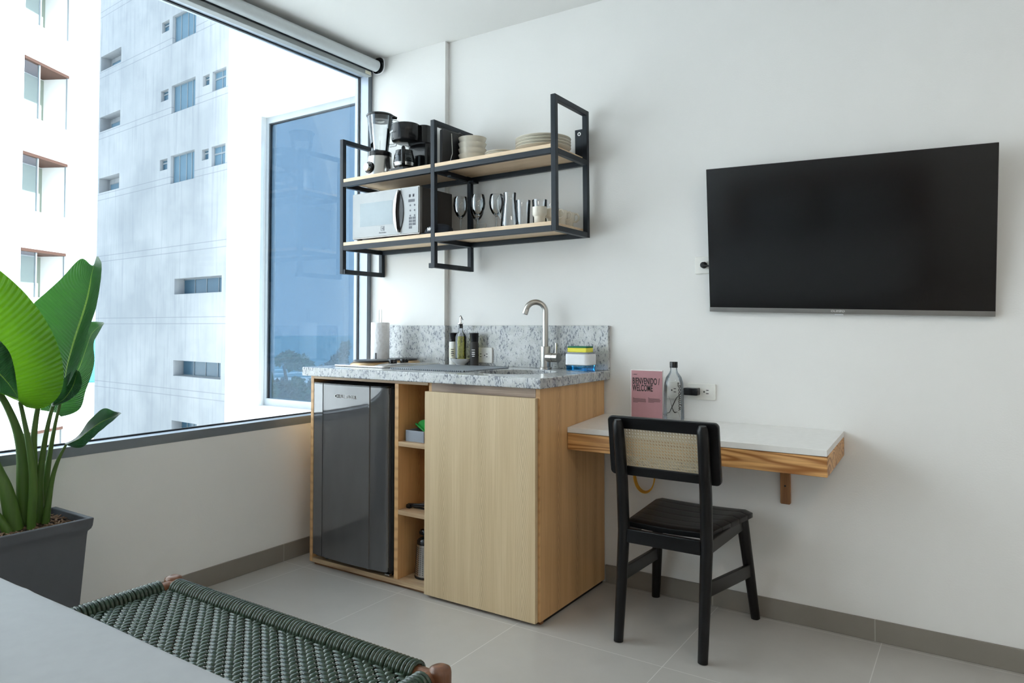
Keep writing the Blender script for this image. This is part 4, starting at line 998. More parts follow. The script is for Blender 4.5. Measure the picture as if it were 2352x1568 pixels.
    for k, (x, y) in enumerate([(1.040, -.205), (1.105, -.175), (1.118, -.098)]):
        if f is None: f = MB().lathe((0, 0, 0), [(.0265, 0), (.0275, .002), (.0325, .120), (.0313, .120), (.0262, .012), (.001, .010)], 36).build('tumbler', 'clear_thin', None, smooth=True, ang=70); o = f
        else: o = f.copy(); COL.objects.link(o)
        o.location = (x, y, sz(0, x) + .0008); tag(o, lab[k], 'drinking glass', 'straight glasses on the lower shelf')
    # cups
    first = None; lab = ['cream ceramic cup at the front edge of the lower shelf by the corner post', 'cream cup behind the corner post, nearest of the three with handle showing', 'cream cup in the middle of the row seen through the shelf end', 'cream cup at the back of the row seen through the shelf end']
    for k, (x, y) in enumerate([(1.163, -.272), (1.185, -.205), (1.186, -.137), (1.186, -.092 + .022)]):
        if first is None:
            c = thing('coffee_cup', lab[0], 'cup', (x, y, sz(0, x) + .0008), 'cream cups on the lower shelf')
            Z = sz(0, x) + .0008
            MB().lathe((x, y, Z), [(.021, 0), (.0225, .002), (.0235, .028), (.0255, .032), (.0300, .038), (.0305, .070), (.0290, .0705), (.0280, .040), (.022, .030), (.020, .006), (.001, .005)], 36).build('cup_body', 'ceramic', c, smooth=True, ang=70)
            d = Vector((.98, .2, 0)).normalized(); C = Vector((x, y, Z))
            MB().tube([C + d * .029 + Vector((0, 0, .063)), C + d * .042 + Vector((0, 0, .064)), C + d * .050 + Vector((0, 0, .052)), C + d * .047 + Vector((0, 0, .038)), C + d * .036 + Vector((0, 0, .030)), C + d * .0245 + Vector((0, 0, .031))], .0042, 10).build('handle', 'ceramic', c, smooth=True)
            first = (c, x, y, Z)
        else:
            c, X_, Y_, Z_ = first; n = dup(c, (x - X_, y - Y_, sz(0, x) + .0008 - Z_), lab[k])
    first[0].rotation_euler = (0, 0, math.radians(75))
shelf_items()

# ------------------------------------------------------------------ plant
PO = Vector((.10, -1.72, 0)); PN = Vector((.923565, -.383441, 0)); PS = Vector((.383441, .923565, 0))
def W3(p): return PO + PS * p[0] + PN * p[2] + Vector((0, 0, p[1]))
LEAF = {
 'A': ('leaf_backlit', [((-0.02, 0.848, 0.1), (-0.027, 0.853, 0.08), (-0.004, 0.836, 0.13)), ((-0.032, 0.875, 0.1), (-0.066, 0.876, 0.08), (0.041, 0.831, 0.13)), ((-0.05, 0.923, 0.1), (-0.137, 0.912, 0.08), (0.084, 0.872, 0.13)), ((-0.073, 0.984, 0.1), (-0.19, 0.967, 0.08), (0.092, 0.947, 0.13)), ((-0.101, 1.051, 0.1), (-0.242, 1.033, 0.08), (0.072, 1.037, 0.13)), ((-0.134, 1.13, 0.1), (-0.274, 1.11, 0.08), (0.031, 1.125, 0.13)), ((-0.167, 1.202, 0.1), (-0.295, 1.186, 0.08), (-0.027, 1.205, 0.13)), ((-0.199, 1.272, 0.1), (-0.296, 1.263, 0.08), (-0.098, 1.274, 0.13)), ((-0.226, 1.329, 0.1), (-0.278, 1.328, 0.08), (-0.162, 1.318, 0.13)), ((-0.247, 1.36, 0.1), (-0.249, 1.361, 0.08), (-0.243, 1.358, 0.13))]),
 'F': ('leaf_dark', [((-0.195, 1.047, 0.18), (-0.197, 1.097, 0.16), (-0.192, 0.997, 0.2)), ((-0.134, 1.008, 0.18), (-0.126, 1.091, 0.16), (-0.141, 0.927, 0.2)), ((-0.081, 0.955, 0.18), (-0.059, 1.025, 0.16), (-0.1, 0.9, 0.2)), ((-0.048, 0.912, 0.18), (-0.037, 0.966, 0.16), (-0.058, 0.885, 0.2)), ((-0.024, 0.87, 0.18), (-0.024, 0.869, 0.16), (-0.025, 0.87, 0.2))]),
 'B': ('leaf_mid', [((0.1, 0.882, 0.0), (0.094, 0.888, -0.03), (0.108, 0.893, 0.05)), ((0.105, 0.94, 0.0), (0.041, 0.969, -0.03), (0.134, 0.956, 0.05)), ((0.117, 0.997, 0.0), (0.004, 1.041, -0.03), (0.15, 1.02, 0.05)), ((0.132, 1.058, 0.0), (-0.007, 1.106, -0.03), (0.164, 1.077, 0.05)), ((0.149, 1.121, 0.0), (0.008, 1.156, -0.03), (0.181, 1.135, 0.05)), ((0.161, 1.173, 0.0), (0.044, 1.197, -0.03), (0.19, 1.186, 0.05)), ((0.169, 1.224, 0.0), (0.086, 1.245, -0.03), (0.196, 1.238, 0.05)), ((0.172, 1.256, 0.0), (0.141, 1.315, -0.03), (0.198, 1.274, 0.05)), ((0.179, 1.294, 0.0), (0.176, 1.292, -0.01), (0.197, 1.299, 0.05)), ((0.186, 1.324, 0.0), (0.187, 1.327, -0.01), (0.189, 1.32, 0.04))]),
 'C': ('leaf_mid', [((0.081, 0.794, -0.06), (0.035, 0.803, -0.09), (0.093, 0.783, -0.03)), ((0.099, 0.841, -0.06), (0.056, 0.863, -0.09), (0.145, 0.804, -0.03)), ((0.121, 0.892, -0.06), (0.092, 0.928, -0.09), (0.164, 0.87, -0.03)), ((0.144, 0.943, -0.06), (0.123, 1.009, -0.09), (0.186, 0.953, -0.03)), ((0.164, 1.009, -0.06), (0.154, 1.069, -0.09), (0.184, 1.025, -0.03)), ((0.181, 1.062, -0.06), (0.173, 1.1, -0.09), (0.193, 1.052, -0.03)), ((0.216, 1.098, -0.06), (0.217, 1.1, -0.09), (0.215, 1.097, -0.03))]),
 'D': ('leaf_dark', [((0.135, 0.94, 0.03), (0.128, 0.946, 0.02), (0.141, 0.935, 0.05)), ((0.123, 0.89, 0.03), (0.099, 0.915, 0.02), (0.147, 0.888, 0.05)), ((0.1, 0.849, 0.03), (0.073, 0.871, 0.02), (0.116, 0.847, 0.05)), ((0.066, 0.825, 0.03), (0.065, 0.826, 0.02), (0.067, 0.826, 0.05))]),
 'E': ('leaf_dark', [((0.106, 0.703, 0.06), (0.102, 0.702, 0.03), (0.11, 0.7, 0.08)), ((0.139, 0.717, 0.06), (0.138, 0.722, 0.03), (0.145, 0.691, 0.08)), ((0.167, 0.74, 0.06), (0.171, 0.772, 0.03), (0.173, 0.714, 0.08)), ((0.198, 0.764, 0.06), (0.212, 0.809, 0.03), (0.199, 0.74, 0.08)), ((0.228, 0.779, 0.06), (0.243, 0.798, 0.03), (0.227, 0.764, 0.08)), ((0.261, 0.794, 0.06), (0.263, 0.792, 0.03), (0.261, 0.795, 0.08))]),
}
STALK = [([(-0.001, 0.452, 0.05), (-0.005, 0.602, 0.05), (-0.011, 0.685, 0.05), (-0.026, 0.755, 0.05), (-0.047, 0.818, 0.05), (-0.073, 0.874, 0.05), (-.11, .93, .06)], [0.0244, 0.0232, 0.0183, 0.0134, 0.011, 0.0098, .007]), ([(0.015, 0.452, 0.09), (0.018, 0.606, 0.09), (0.007, 0.703, 0.09), (-0.006, 0.778, 0.09), (-0.02, 0.851, 0.096)], [0.0134, 0.0122, 0.0098, 0.0073, 0.0061]), ([(0.022, 0.452, 0.03), (0.018, 0.623, 0.03), (0.018, 0.735, 0.03), (0.03, 0.839, 0.03), (.05, .90, .03)], [0.0146, 0.0134, 0.0098, 0.0073, .005]), ([(0.039, 0.452, 0.03), (0.035, 0.566, 0.03), (0.045, 0.69, 0.03), (0.057, 0.774, 0.03), (0.073, 0.843, 0.0), (.085, .80, -.055)], [0.0159, 0.0122, 0.0085, 0.0067, 0.0055, .004]), ([(0.046, 0.452, 0), (0.053, 0.572, 0), (0.063, 0.67, 0), (0.077, 0.769, 0), (0.1, 0.889, 0)], [0.0134, 0.011, 0.0079, 0.0055, 0.0043]), ([(0.053, 0.452, 0.05), (0.067, 0.579, 0.05), (0.083, 0.648, 0.05), (0.106, 0.703, 0.058)], [0.0122, 0.0079, 0.0061, 0.0037]), ([(-0.027, 0.452, 0.08), (-0.05, 0.572, 0.08), (-0.079, 0.656, 0.08), (-.12, .80, .12), (-.19, 1.03, .18)], [0.0268, 0.0207, 0.0159, .009, .005]), ([(-0.043, 0.452, 0.1), (-0.076, 0.514, 0.1), (-.13, .60, .11)], [0.0183, 0.0134, .004])]
STALK[3] = (STALK[3][0][:5], STALK[3][1][:5])
def catmull(P, n):
    out = []
    for i in range(len(P) - 1):
        a, b, c, d = P[max(i - 1, 0)], P[i], P[i + 1], P[min(i + 2, len(P) - 1)]
        for k in range(n):
            u = k / n; out.append(.5 * (2 * b + (c - a) * u + (2 * a - 5 * b + 4 * c - d) * u * u + (3 * b - a - 3 * c + d) * u ** 3))
    return out + [P[-1]]
def plant():
    zt = .470
    ax0, ax1, ay0, ay1 = .030, .283, -1.905, -1.597
    p = thing('planter', 'tall tapered dark grey square planter under the window, filled with bark mulch', 'planter', ((ax0 + ax1) / 2, (ay0 + ay1) / 2, 0))
    cx, cy = (ax0 + ax1) / 2, (ay0 + ay1) / 2; hx, hy = (ax1 - ax0) / 2, (ay1 - ay0) / 2
    prof = [(.74, .002), (.745, .010), (.905, .415), (.915, .428), (.965, .436), (.985, .445), (1.0, zt - .003), (.992, zt), (.90, zt), (.888, zt - .004), (.86, zt - .06), (.70, .10)]
    m = MB(); rings = []
    for s, z in prof:
        rings.append([m.bm.verts.new((cx + a * hx * s, cy + b * hy * s, z)) for a, b in ((-1, -1), (1, -1), (1, 1), (-1, 1))])
    for a, b in zip(rings, rings[1:]):
        for i in range(4): m.bm.faces.new((a[i], a[(i + 1) % 4], b[(i + 1) % 4], b[i]))
    m.bm.faces.new(rings[0][::-1]); m.bm.faces.new(rings[-1])
    m.build('pot_body', 'pot_grey', p, bevel=.002)
    m = MB(); N = 26; g = [[m.bm.verts.new((cx + (-1 + 2 * i / N) * hx * .872, cy + (-1 + 2 * j / N) * hy * .872, zt - .024 + random.uniform(-.006, .006) + .012 * math.exp(-((i - 12) ** 2 + (j - 15) ** 2) / 40))) for j in range(N + 1)] for i in range(N + 1)]
    for i in range(N):
        for j in range(N): m.bm.faces.new((g[i][j], g[i + 1][j], g[i + 1][j + 1], g[i][j + 1]))
    so_ = m.build('soil', 'soil', p); so_['kind'] = 'stuff'
    m = MB()
    for k in range(260):
        x = cx + random.uniform(-.85, .85) * hx; y = cy + random.uniform(-.85, .85) * hy; a = random.uniform(0, PI); L = random.uniform(.005, .016)
        R = Matrix.Rotation(a, 3, 'Z') @ Matrix.Rotation(random.uniform(-.5, .5), 3, 'Y')
        m.box(x - L, x + L, y - .002, y + .002, zt - .018, zt - .0155, R)
    o = m.build('bark_chips', 'mulch_chip', p); o['kind'] = 'stuff'
    pl = thing('banana_leaf_plant', 'large green plant with broad paddle leaves growing in the grey planter', 'plant', (cx, cy, .45))
    for pts, rad in STALK:
        P = [W3(q) for q in pts]; Pd = catmull(P, 5); Rd = [v.x for v in catmull([Vector((r, 0, 0)) for r in rad], 5)]
        MB().tube(Pd, Rd, 12, flat=.8).build('stalk', 'stalk', pl, smooth=True, ang=80)
    for key, (mat, st) in LEAF.items():
        Lc = catmull([W3(a[1]) for a in st], 6); Mc = catmull([W3(a[0]) for a in st], 6); Rc = catmull([W3(a[2]) for a in st], 6)
        m = MB(); uvl = m.bm.loops.layers.uv.new('uv'); n = len(Mc); rows = []
        for i in range(n):
            row = []
            for k in range(-7, 8):
                u = abs(k) / 7; E = Lc[i] if k < 0 else Rc[i]
                q = Mc[i].lerp(E, u); w_ = (E - Mc[i]).length
                q = q + PN * (-.10 * w_ * math.sin(PI * u) + .0035 * math.sin(i * 1.1 + u * 5) * u)
                row.append((m.bm.verts.new(q), (.5 + k / 14, i / (n - 1))))
            rows.append(row)
        for i in range(n - 1):
            for k in range(14):
                c4 = (rows[i][k], rows[i][k + 1], rows[i + 1][k + 1], rows[i + 1][k])
                try:
                    f = m.bm.faces.new([c[0] for c in c4])
                    for lp, c in zip(f.loops, c4): lp[uvl].uv = c[1]
                except ValueError: pass
        m.build('leaf', mat, pl, smooth=True, ang=80)
    # a dried curl at the tip of the tallest leaf
    MB().tube([W3((.190, 1.315, .04)), W3((.205, 1.308, .05)), W3((.214, 1.322, .05))], [.005, .006, .001], 8, flat=.4).build('leaf_curl', 'leaf_dark', pl, smooth=True) if False else None
plant()

# ------------------------------------------------------------------ woven bench
def bench():
    zt = .425
    b = thing('woven_bench', 'low walnut bench with dark green woven cord seat at the foot of the bed', 'bench', (1.34, -1.93, 0))
    xs, ys = (.890, 1.790), (-2.098, -1.695)
    for x in xs:
        for y in ys:
            MB().lathe((x, y, 0), [(.014, .001), (.0195, .06), (.0225, .30), (.0225, zt - .008), (.0205, zt), (.013, zt + .004)], 24).build('leg', 'walnut', b, smooth=True, ang=60)
    rz = zt - .020; rr = .0175
    rails = []
    for y in ys: MB().tube([(xs[0] + .012, y + (-.012 if y > -1.9 else .012), rz), (xs[1] - .012, y + (-.012 if y > -1.9 else .012), rz)], rr, 14).build('rail', 'walnut', b, smooth=True)
    for x in xs: MB().tube([(x + (.012 if x < 1 else -.012), ys[0] + .012, rz), (x + (.012 if x < 1 else -.012), ys[1] - .012, rz)], rr, 14).build('rail', 'walnut', b, smooth=True)
    # wrapped cord around the rails
    def wraps(axis, fixed, a0, a1, pitch, inner, r=.0050):
        m = MB(); n = int((a1 - a0) / pitch)
        for i in range(n):
            a = a0 + pitch * (i + .5); grp = i % 4; sk = (grp - 1.5) * pitch * .05
            pts = []
            for k in range(13):
                t = math.radians(-60 + 240 * k / 12); R = rr + r * .9
                c, s_ = math.cos(t), math.sin(t)
                sl = sk * (k / 12 - .2) if inner > 0 else sk * (1 - k / 12 - .2)
                if axis == 'x': pts.append((a - sl * 2, fixed + c * R, rz + s_ * R))
                else: pts.append((fixed + c * R, a - sl * 2, rz + s_ * R))
            m.tube(pts, r, 8)
        return m
    wx0, wx1, wy0, wy1 = xs[0] + .034, xs[1] - .038, ys[0] + .034, ys[1] - .034
    m = wraps('x', ys[1] - .012, wx0, wx1, .0104, 1); m.build('rail_wrapping', 'cord', b, smooth=True, ang=80)
    m = wraps('x', ys[0] + .012, wx0, wx1, .0104, 1); m.build('rail_wrapping', 'cord', b, smooth=True, ang=80)
    m = wraps('y', xs[0] + .012, wy0, wy1, .0105, 1); m.build('rail_wrapping', 'cord', b, smooth=True, ang=80)
    m = wraps('y', xs[1] - .012, wy0, wy1, .0098, 1); m.build('rail_wrapping', 'cord', b, smooth=True, ang=80)
    # twill seat
    s = .0145; s2 = .0110; X0, X1, Y0, Y1 = xs[0] + .032, xs[1] - .034, ys[0] + .030, ys[1] - .030
    nx = int((X1 - X0) / s); ny = int((Y1 - Y0) / s2); sz_ = zt - .020; A = .0048; m = MB(); rw = .0049; rw2 = .0062
    def over(i, j): return ((i + j) % 4) < 2
    sub = 4
    for j in range(ny):          # strands along x
        y = Y0 + (j + .5) * s2; pts = []
        for q in range(nx * sub + 1):
            u = q / sub - .5; h = 0; wsum = 0
            for i in range(int(u) - 1, int(u) + 3):
                w_ = max(0, 1 - abs(u - i) / 1.0); h += w_ * (1 if over(i, j) else -1); wsum += w_
            pts.append((X0 + (u + .5) * s, y, sz_ + A * (h / max(wsum, 1e-6))))
        pts = [(X0 - .012, y, sz_ + .004)] + pts + [(X1 + .012, y, sz_ + .004)]
        m.tube(pts, rw, 8, flat=.42, upv=(0, 0, 1))
    for i in range(nx):          # strands along y
        x = X0 + (i + .5) * s; pts = []
        for q in range(ny * sub + 1):
            u = q / sub - .5; h = 0; wsum = 0
            for j in range(int(u) - 1, int(u) + 3):
                w_ = max(0, 1 - abs(u - j) / 1.0); h += w_ * (-1 if over(i, j) else 1); wsum += w_
            pts.append((x, Y0 + (u + .5) * s2, sz_ + A * (h / max(wsum, 1e-6))))
        pts = [(x, Y0 - .012, sz_ + .004)] + pts + [(x, Y1 + .012, sz_ + .004)]
        m.tube(pts, rw2, 8, flat=.42, upv=(0, 0, 1))
    m.build('woven_seat', 'cord', b, smooth=True, ang=80)
    for x in xs:
        for y in ys:
            sx, sy = (1 if x < 1 else -1), (1 if y < -1.9 else -1)
            MB().prism(rrect(min(x, x + sx * .034), max(x, x + sx * .034), min(y, y + sy * .034), max(y, y + sy * .034), .008), zt - .05, zt - .013, 'xy').build('corner_block', 'walnut', b, bevel=.004) if False else None
bench()

def bed():
    b = thing('bed', 'corner of a bed covered with a smooth pale grey sheet', 'bed', (1.7, -3.1, 0))
    x0, x1, y0, y1, zt = .62, 2.25, -4.4, -2.140, .585
    m = MB(); nx, ny = 60, 70
    def h(x, y):
        z = zt
        e = min(x - x0, x1 - x, y1 - y); r = .018
        if e < r: z -= r - math.sqrt(max(0, r * r - (r - e) ** 2))
        z += .0012 * math.sin(9 * x + 5 * y) * math.sin(6 * y - 3 * x) + .0016 * math.exp(-((x * .55 + y + 1.52) / .012) ** 2) + .0012 * math.exp(-((x * .4 + y + 1.85) / .014) ** 2)
        return z
    xs_ = [x0 + .018 * (1 - math.cos(PI / 2 * i / 6)) for i in range(6)] + [x0 + .018 + (x1 - x0 - .036) * i / nx for i in range(nx + 1)] + [x1 - .018 * (1 - math.cos(PI / 2 * i / 6)) for i in range(5, -1, -1)]
    ys_ = [y0 + (y1 - .018 - y0) * j / ny for j in range(ny + 1)] + [y1 - .018 * (1 - math.cos(PI / 2 * i / 6)) for i in range(5, -1, -1)]
    g = [[m.bm.verts.new((x, y, h(x, y))) for y in ys_] for x in xs_]
    for i in range(len(xs_) - 1):
        for j in range(len(ys_) - 1): m.bm.faces.new((g[i][j], g[i + 1][j], g[i + 1][j + 1], g[i][j + 1]))
    def skirt(line):
        low = [m.bm.verts.new((v.co.x, v.co.y, .26)) for v in line]
        for a in range(len(line) - 1): m.bm.faces.new((line[a], line[a + 1], low[a + 1], low[a]))
    skirt(g[0]); skirt(g[-1]); skirt([r[-1] for r in g])
    m.build('sheet', 'stretch_sheet', b, smooth=True, ang=80)
    MB().box(x0 + .03, x1 - .03, y0, y1 - .03, .05, .255).build('bed_frame', 'walnut', b, bevel=.005)
    for x in (x0 + .08, x1 - .12):
        for y in (y0 + .1, y1 - .16): MB().box(x, x + .05, y, y + .05, .001, .0495).build('leg', 'black_wood', b)
    hb = MB().box(x0 - .05, x1 + .05, y0 - .08, y0 - .01, .001, 1.12).build('headboard', 'walnut', b, bevel=.01)
    for k, x in enumerate((.80, 1.52)):
        m = MB(); N = 18
        for s_ in (1, -1):
            gg = [[m.bm.verts.new((x + .58 * i / N, y0 + .17 - .10 * j / N + s_ * .075 * (max(0, math.sin(PI * i / N) * math.sin(PI * j / N)) ** .45), zt + .03 + .40 * j / N)) for j in range(N + 1)] for i in range(N + 1)]
            for i in range(N):
                for j in range(N): m.bm.faces.new((gg[i][j], gg[i + 1][j], gg[i + 1][j + 1], gg[i][j + 1]))
        bmesh.ops.remove_doubles(m.bm, verts=m.bm.verts, dist=.0008)
        tag(m.build('pillow', 'stretch_sheet', None, smooth=True, ang=80), ('pale pillow against the headboard on the window side', 'pale pillow against the headboard away from the window')[k], 'pillow')
bed()

# ------------------------------------------------------------------ outdoors
def facade(name, label, P0, ang, u0, u1, z0, z1, holes, depth, mat, back):
    """building front along direction ang with recessed openings; holes: (u0,u1,z0,z1,depth)"""
    ud = Vector((math.cos(ang), math.sin(ang), 0)); nrm = ud.cross(Vector((0, 0, 1)))  # towards the room
    P0 = Vector(P0)
    def Q(u, d, z): return P0 + ud * u + nrm * d + Vector((0, 0, z))
    t = thing(name, label, 'building', (P0.x, P0.y, z0))
    us = sorted(set([u0, u1] + [h[0] for h in holes] + [h[1] for h in holes])); zs = sorted(set([z0, z1] + [h[2] for h in holes] + [h[3] for h in holes]))
    m = MB()
    def quad(*p): m.bm.faces.new([m.bm.verts.new(q) for q in p])
    for a, b in zip(us, us[1:]):
        for c, d in zip(zs, zs[1:]):
            mu, mz = (a + b) / 2, (c + d) / 2
            if any(h[0] < mu < h[1] and h[2] < mz < h[3] for h in holes): continue
            quad(Q(a, 0, c), Q(b, 0, c), Q(b, 0, d), Q(a, 0, d))
    for h in holes:
        a, b, c, d, dp = h[:5]
        quad(Q(a, 0, c), Q(b, 0, c), Q(b, -dp, c), Q(a, -dp, c)); quad(Q(a, 0, d), Q(b, 0, d), Q(b, -dp, d), Q(a, -dp, d))
        quad(Q(a, 0, c), Q(a, -dp, c), Q(a, -dp, d), Q(a, 0, d)); quad(Q(b, 0, c), Q(b, -dp, c), Q(b, -dp, d), Q(b, 0, d))
        quad(Q(a, -dp, c), Q(b, -dp, c), Q(b, -dp, d), Q(a, -dp, d))
    D = depth
    quad(Q(u0, 0, z0), Q(u0, -D, z0), Q(u0, -D, z1), Q(u0, 0, z1)); quad(Q(u1, 0, z0), Q(u1, -D, z0), Q(u1, -D, z1), Q(u1, 0, z1))
    quad(Q(u0, 0, z1), Q(u1, 0, z1), Q(u1, -D, z1), Q(u0, -D, z1)); quad(Q(u0, -D, z0), Q(u1, -D, z0), Q(u1, -D, z1), Q(u0, -D, z1))
    bmesh.ops.remove_doubles(m.bm, verts=m.bm.verts, dist=.001)
    m.build('wall', mat, t)
    return t, Q
def qbox(m, Q, a, b, d0, d1, c, d):
    v = [m.bm.verts.new(Q(x, y, z)) for x in (a, b) for y in (d0, d1) for z in (c, d)]
    for f in ((0, 1, 3, 2), (4, 6, 7, 5), (0, 4, 5, 1), (2, 3, 7, 6), (0, 2, 6, 4), (1, 5, 7, 3)): m.bm.faces.new([v[i] for i in f])
def fwindow(t, Q, h, splits, d=.12, transom=None, pane='far_pane', openpane=None):
    a, b, c, e = h; m = MB(); f = .045
    for x0, x1, z0, z1 in ((a, b, c, c + f), (a, b, e - f, e), (a, a + f, c + f, e - f), (b - f, b, c + f, e - f)): qbox(m, Q, x0, x1, -d, -d - .05, z0, z1)
    for s in splits: x = a + (b - a) * s; qbox(m, Q, x - .02, x + .02, -d, -d - .05, c + f, e - f)
    if transom: z = c + (e - c) * transom; qbox(m, Q, a + f, b - f, -d + .005, -d - .045, z - .03, z + .03)
    w_ = m.build('window', 'far_frame', t)
    m = MB(); qbox(m, Q, a + f, b - f, -d - .02, -d - .03, c + f, e - f); m.build('pane', pane, w_)
    return w_
def outdoors():
    struct(MB().box(-400, 300, -200, 300, -9.4, -9.2).build('ground', 'ground')).hide_render = False
    s = MB()
    # sea: begins at the shore and runs to the horizon, turned to face the view
    def R(d, deg): a = math.radians(deg); return (2.67 - math.sin(a) * d, -2.79 + math.cos(a) * d)
    near = [R(150, g) for g in range(20, 81, 4)]; far = [R(790, g) for g in range(80, 19, -4)]
    s.prism(near + far, -9.19, -9.0, 'xy'); o = s.build('sea', 'sea'); struct(o)
    f = MB()
    for dd in (158, 172):
        a = [R(dd + 2 * math.sin(g * 1.3), g) for g in range(40, 61, 1)]; b_ = [R(dd + 3.2 + 2 * math.sin(g * 1.3 + .5), g) for g in range(60, 39, -1)]
        f.prism(a + b_, -8.99, -8.95, 'xy')
    tag(f.build('surf', 'foam'), 'white line of surf along the shore', 'surf', kind='stuff')
    # neighbouring wing of the same building with its blue-tinted window
    wx0, wx1, y0, y1 = -1.475, -.1401, .10, .185
    ox0, ox1, oz0, oz1 = -1.13, -.17, .585, 2.425
    m = MB(); m.box(wx0, ox0, y0, y1, -9, 9); m.box(ox1, wx1, y0, y1, -9, 9); m.box(ox0, ox1, y0, y1, -9, oz0); m.box(ox0, ox1, y0, y1, oz1, 9)
    wing = thing('neighbour_wing', 'white rendered wing wall outside the window with one tall tinted window', 'building', (-.8, .2, -9))
    m.build('wall', 'stucco', wing)
    g = .150; k = .026
    m = MB(); m.box(ox0, ox1, g - .012, g + .03, oz0, oz0 + .045); m.box(ox0, ox1, g - .012, g + .03, oz1 - .04, oz1); m.box(ox0, ox0 + k, g - .012, g + .03, oz0 + .045, oz1 - .04); m.box(ox1 - k, ox1, g - .012, g + .03, oz0 + .045, oz1 - .04)
    wf = m.build('window', 'wing_frame', wing, bevel=.001)
    m = MB(); q = .007; a, b_, c, d = ox0 + k, ox1 - k, oz0 + .045, oz1 - .04
    m.box(a, a + q, g - .004, g + .012, c, d); m.box(b_ - q, b_, g - .004, g + .012, c, d); m.box(a + q, b_ - q, g - .004, g + .012, d - q, d)
    m.build('window_seal', 'gasket', wf)
    MB().box(a + q, b_ - q, g + .002, g + .007, c, d - q).build('pane', 'blue_glass', wf)
    # grey weathered tower
    H_ = []
    wins = []
    for k in range(-1, 4):
        dz = (k - 0) * 3.07
        big = (.47, 2.45, 7.25 + dz, 8.47 + dz) if k < 3 else None
        if k < 0: continue
        if big: wins.append(('big', big)); wins.append(('small', (-.48, .18, 7.94 + dz, 8.42 + dz)))
        wins.append(('small', (3.04, 3.55, 7.90 + dz, 8.34 + dz))); wins.append(('mid', (3.78, 4.80, 7.55 + dz, 8.36 + dz)))
    wins.append(('slot', (.93, 4.65, 2.44, 3.11))); wins.append(('slot', (.93, 4.65, -1.03, -.37))); wins.append(('slot', (.85, 2.9, -3.6, -2.93)))
    for k in range(3): wins.append(('notch', (-6.62, -4.42, 8.0 + 3.04 * k - .35, 8.0 + 3.04 * k + .38)))
    t, Q = facade('weathered_tower', 'tall weathered pale blue-grey apartment tower with small blue windows', (-26.9509, 14.7587, 0), -math.radians(4.2), -6.75, 5.3, -9.2, 22, [(*h, .5 if kd in ('slot', 'notch') else .18) for kd, h in wins], 2, 'stained', None)
    for kd, h in wins:
        if kd == 'big': 
            w_ = fwindow(t, Q, h, (.27, .56, .78), pane='far_curtain')
        elif kd == 'small': fwindow(t, Q, h, (), transom=.68)
        elif kd == 'mid': fwindow(t, Q, h, (.55,), transom=.62, pane='far_curtain')
        elif kd == 'slot': fwindow(t, Q, h, (.25, .5, .75), d=.42)
        else: fwindow(t, Q, (h[0] + .3, h[1], h[2], h[3] - .25), (.5,), d=.40, pane='far_curtain')
    # bright white building on the left
    holes = []
    for z0, z1 in ((10.24, 12.0), (7.37, 9.13), (4.55, 6.27), (1.95, 3.40), (-.9, .7), (-3.7, -2.1)): holes.append((-1.12, .72, z0, z1, .9))
    t, Q = facade('white_building', 'bright white apartment building with large square openings outside the window', (-21.3290, 7.6913, 0), math.radians(90 + 27.9), -30, 1.86, -9.2, 22, holes, 12, 'stucco', None)
    for h in holes:
        a, b_, c, d, dp = h
        m = MB(); qbox(m, Q, b_ - .05, b_, 0, -.05, c, d); qbox(m, Q, a + .60, a + .65, -.01, -.06, c, d); w_ = m.build('window', 'far_frame', t)
        m = MB(); qbox(m, Q, a, a + .60, -.03, -.04, c, d); m.build('pane', 'window_glass', w_)
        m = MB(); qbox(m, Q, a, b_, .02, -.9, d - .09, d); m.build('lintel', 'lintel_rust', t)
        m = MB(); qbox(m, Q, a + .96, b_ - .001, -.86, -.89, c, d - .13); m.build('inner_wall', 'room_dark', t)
    # planting seen between and through
    def tree(name, label, P, blobs, leafs, size, mat, trunk=None):
        t = thing(name, label, 'tree', P); P = Vector(P); m = MB(); rnd = random.Random(hash(label) % 1000 if False else len(label))
        for (bx, by, bz, r) in blobs:
            for _ in range(leafs):
                v = Vector((rnd.gauss(0, 1), rnd.gauss(0, 1), rnd.gauss(0, 1))).normalized() * r * rnd.uniform(.55, 1.05)
                c = P + Vector((bx, by, bz)) + v; e1 = Vector((rnd.gauss(0, 1), rnd.gauss(0, 1), rnd.gauss(0, 1))).normalized(); e2 = e1.orthogonal().normalized(); s_ = size * rnd.uniform(.6, 1.3)
                m.bm.faces.new([m.bm.verts.new(c + e1 * s_), m.bm.verts.new(c + e2 * s_ * .6), m.bm.verts.new(c - e1 * s_), m.bm.verts.new(c - e2 * s_ * .6)])
        m.build('crown', mat, t)
        zb = min(b[2] for b in blobs)
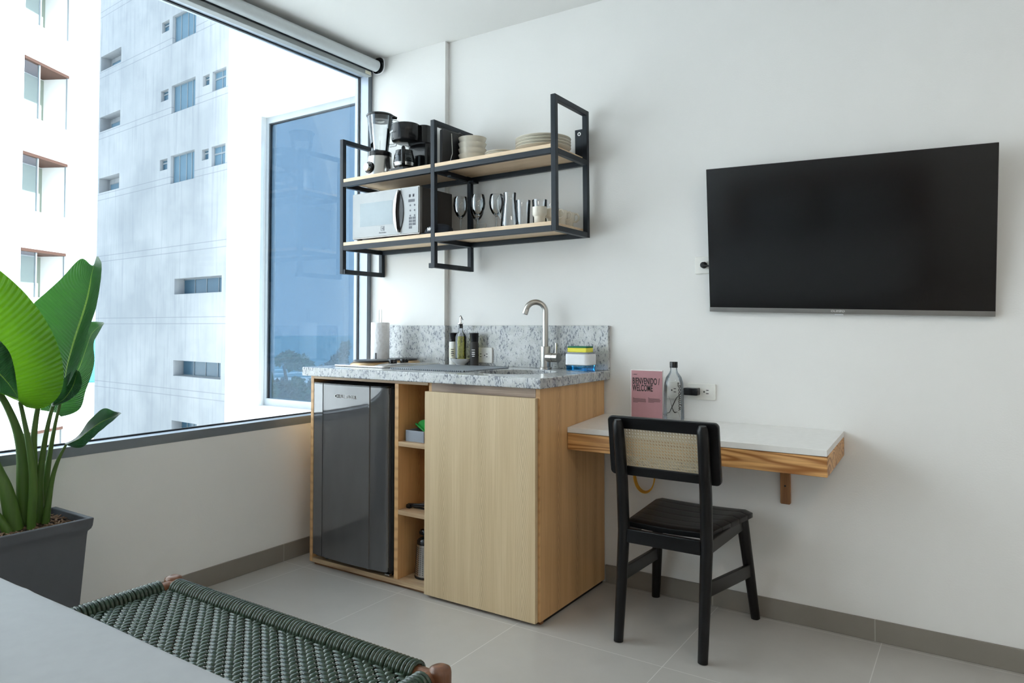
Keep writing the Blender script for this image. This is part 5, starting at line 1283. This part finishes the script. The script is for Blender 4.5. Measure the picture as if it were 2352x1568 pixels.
        MB().tube([P, P + Vector((.2, .1, zb * .5)), P + Vector((blobs[0][0], blobs[0][1], zb))], [.22, .17, .12], 8).build('trunk', 'trunk', t, smooth=True)
    def at(px, dist):
        a = math.atan((px - 1187.5) / 1632.16) ; d = dist / math.cos(a); ang = .58535 - a
        return (2.67 - math.sin(ang) * d, -2.79 + math.cos(ang) * d)
    def zpx(py, dist): return 1.087 + (750 - py) / 1632.16 * dist
    u_ = Vector((math.cos(.58535), math.sin(.58535), 0))
    def blob(px0, dist, spec):
        x, y = at(px0, dist); out = []
        for px, py, r in spec:
            X, Y = at(px, dist); out.append((X - x, Y - y, zpx(py, dist) + 9.2, r * dist / 1632))
        return (x, y, -9.2), out
    P, bl_ = blob(690, 62, [(676, 822, 12), (690, 818, 14), (664, 828, 12), (705, 828, 13), (722, 828, 12), (712, 842, 14), (690, 838, 14), (735, 842, 12)])
    tree('shore_tree', 'dark tree in front of the sea seen through the tinted window', P, bl_, 90, .22, 'foliage')
    P, bl_ = blob(806, 40, [(812, 812, 14), (800, 828, 15), (818, 796, 12), (782, 842, 12), (765, 850, 10), (812, 840, 16)])
    tree('shore_tree', 'dark tree at the right edge of the tinted window, rising above the worktop', P, bl_, 110, .13, 'foliage_dark')
    for k, (p0, lab) in enumerate(((632, 'leafy garden bush low in the tinted window, nearest its left edge'), (668, 'leafy garden bush low in the middle of the tinted window'), (706, 'leafy garden bush low in the tinted window beside the cabinet'), (745, 'leafy garden bush hidden mostly behind the cabinet'))):
        P, bl_ = blob(p0, (22, 36, 43, 50)[k], [(p0, 886 + (k % 2) * 4, 20), (p0 + 8, 900, 20), (p0 - 10, 905, 18), (p0 + 2, 925, 22), (p0 + 12, 945, 22)])
        tree('garden_bush', lab, P, bl_, 170, .17, 'foliage_dark' if k % 2 else 'foliage')
    P, bl_ = blob(205, 48, [(207, 800, 8), (208, 850, 10), (206, 890, 12), (208, 930, 12), (205, 970, 12), (212, 780, 6)])
    tree('courtyard_tree', 'narrow strip of green tree between the two white buildings', P, bl_, 110, .16, 'foliage')
outdoors()
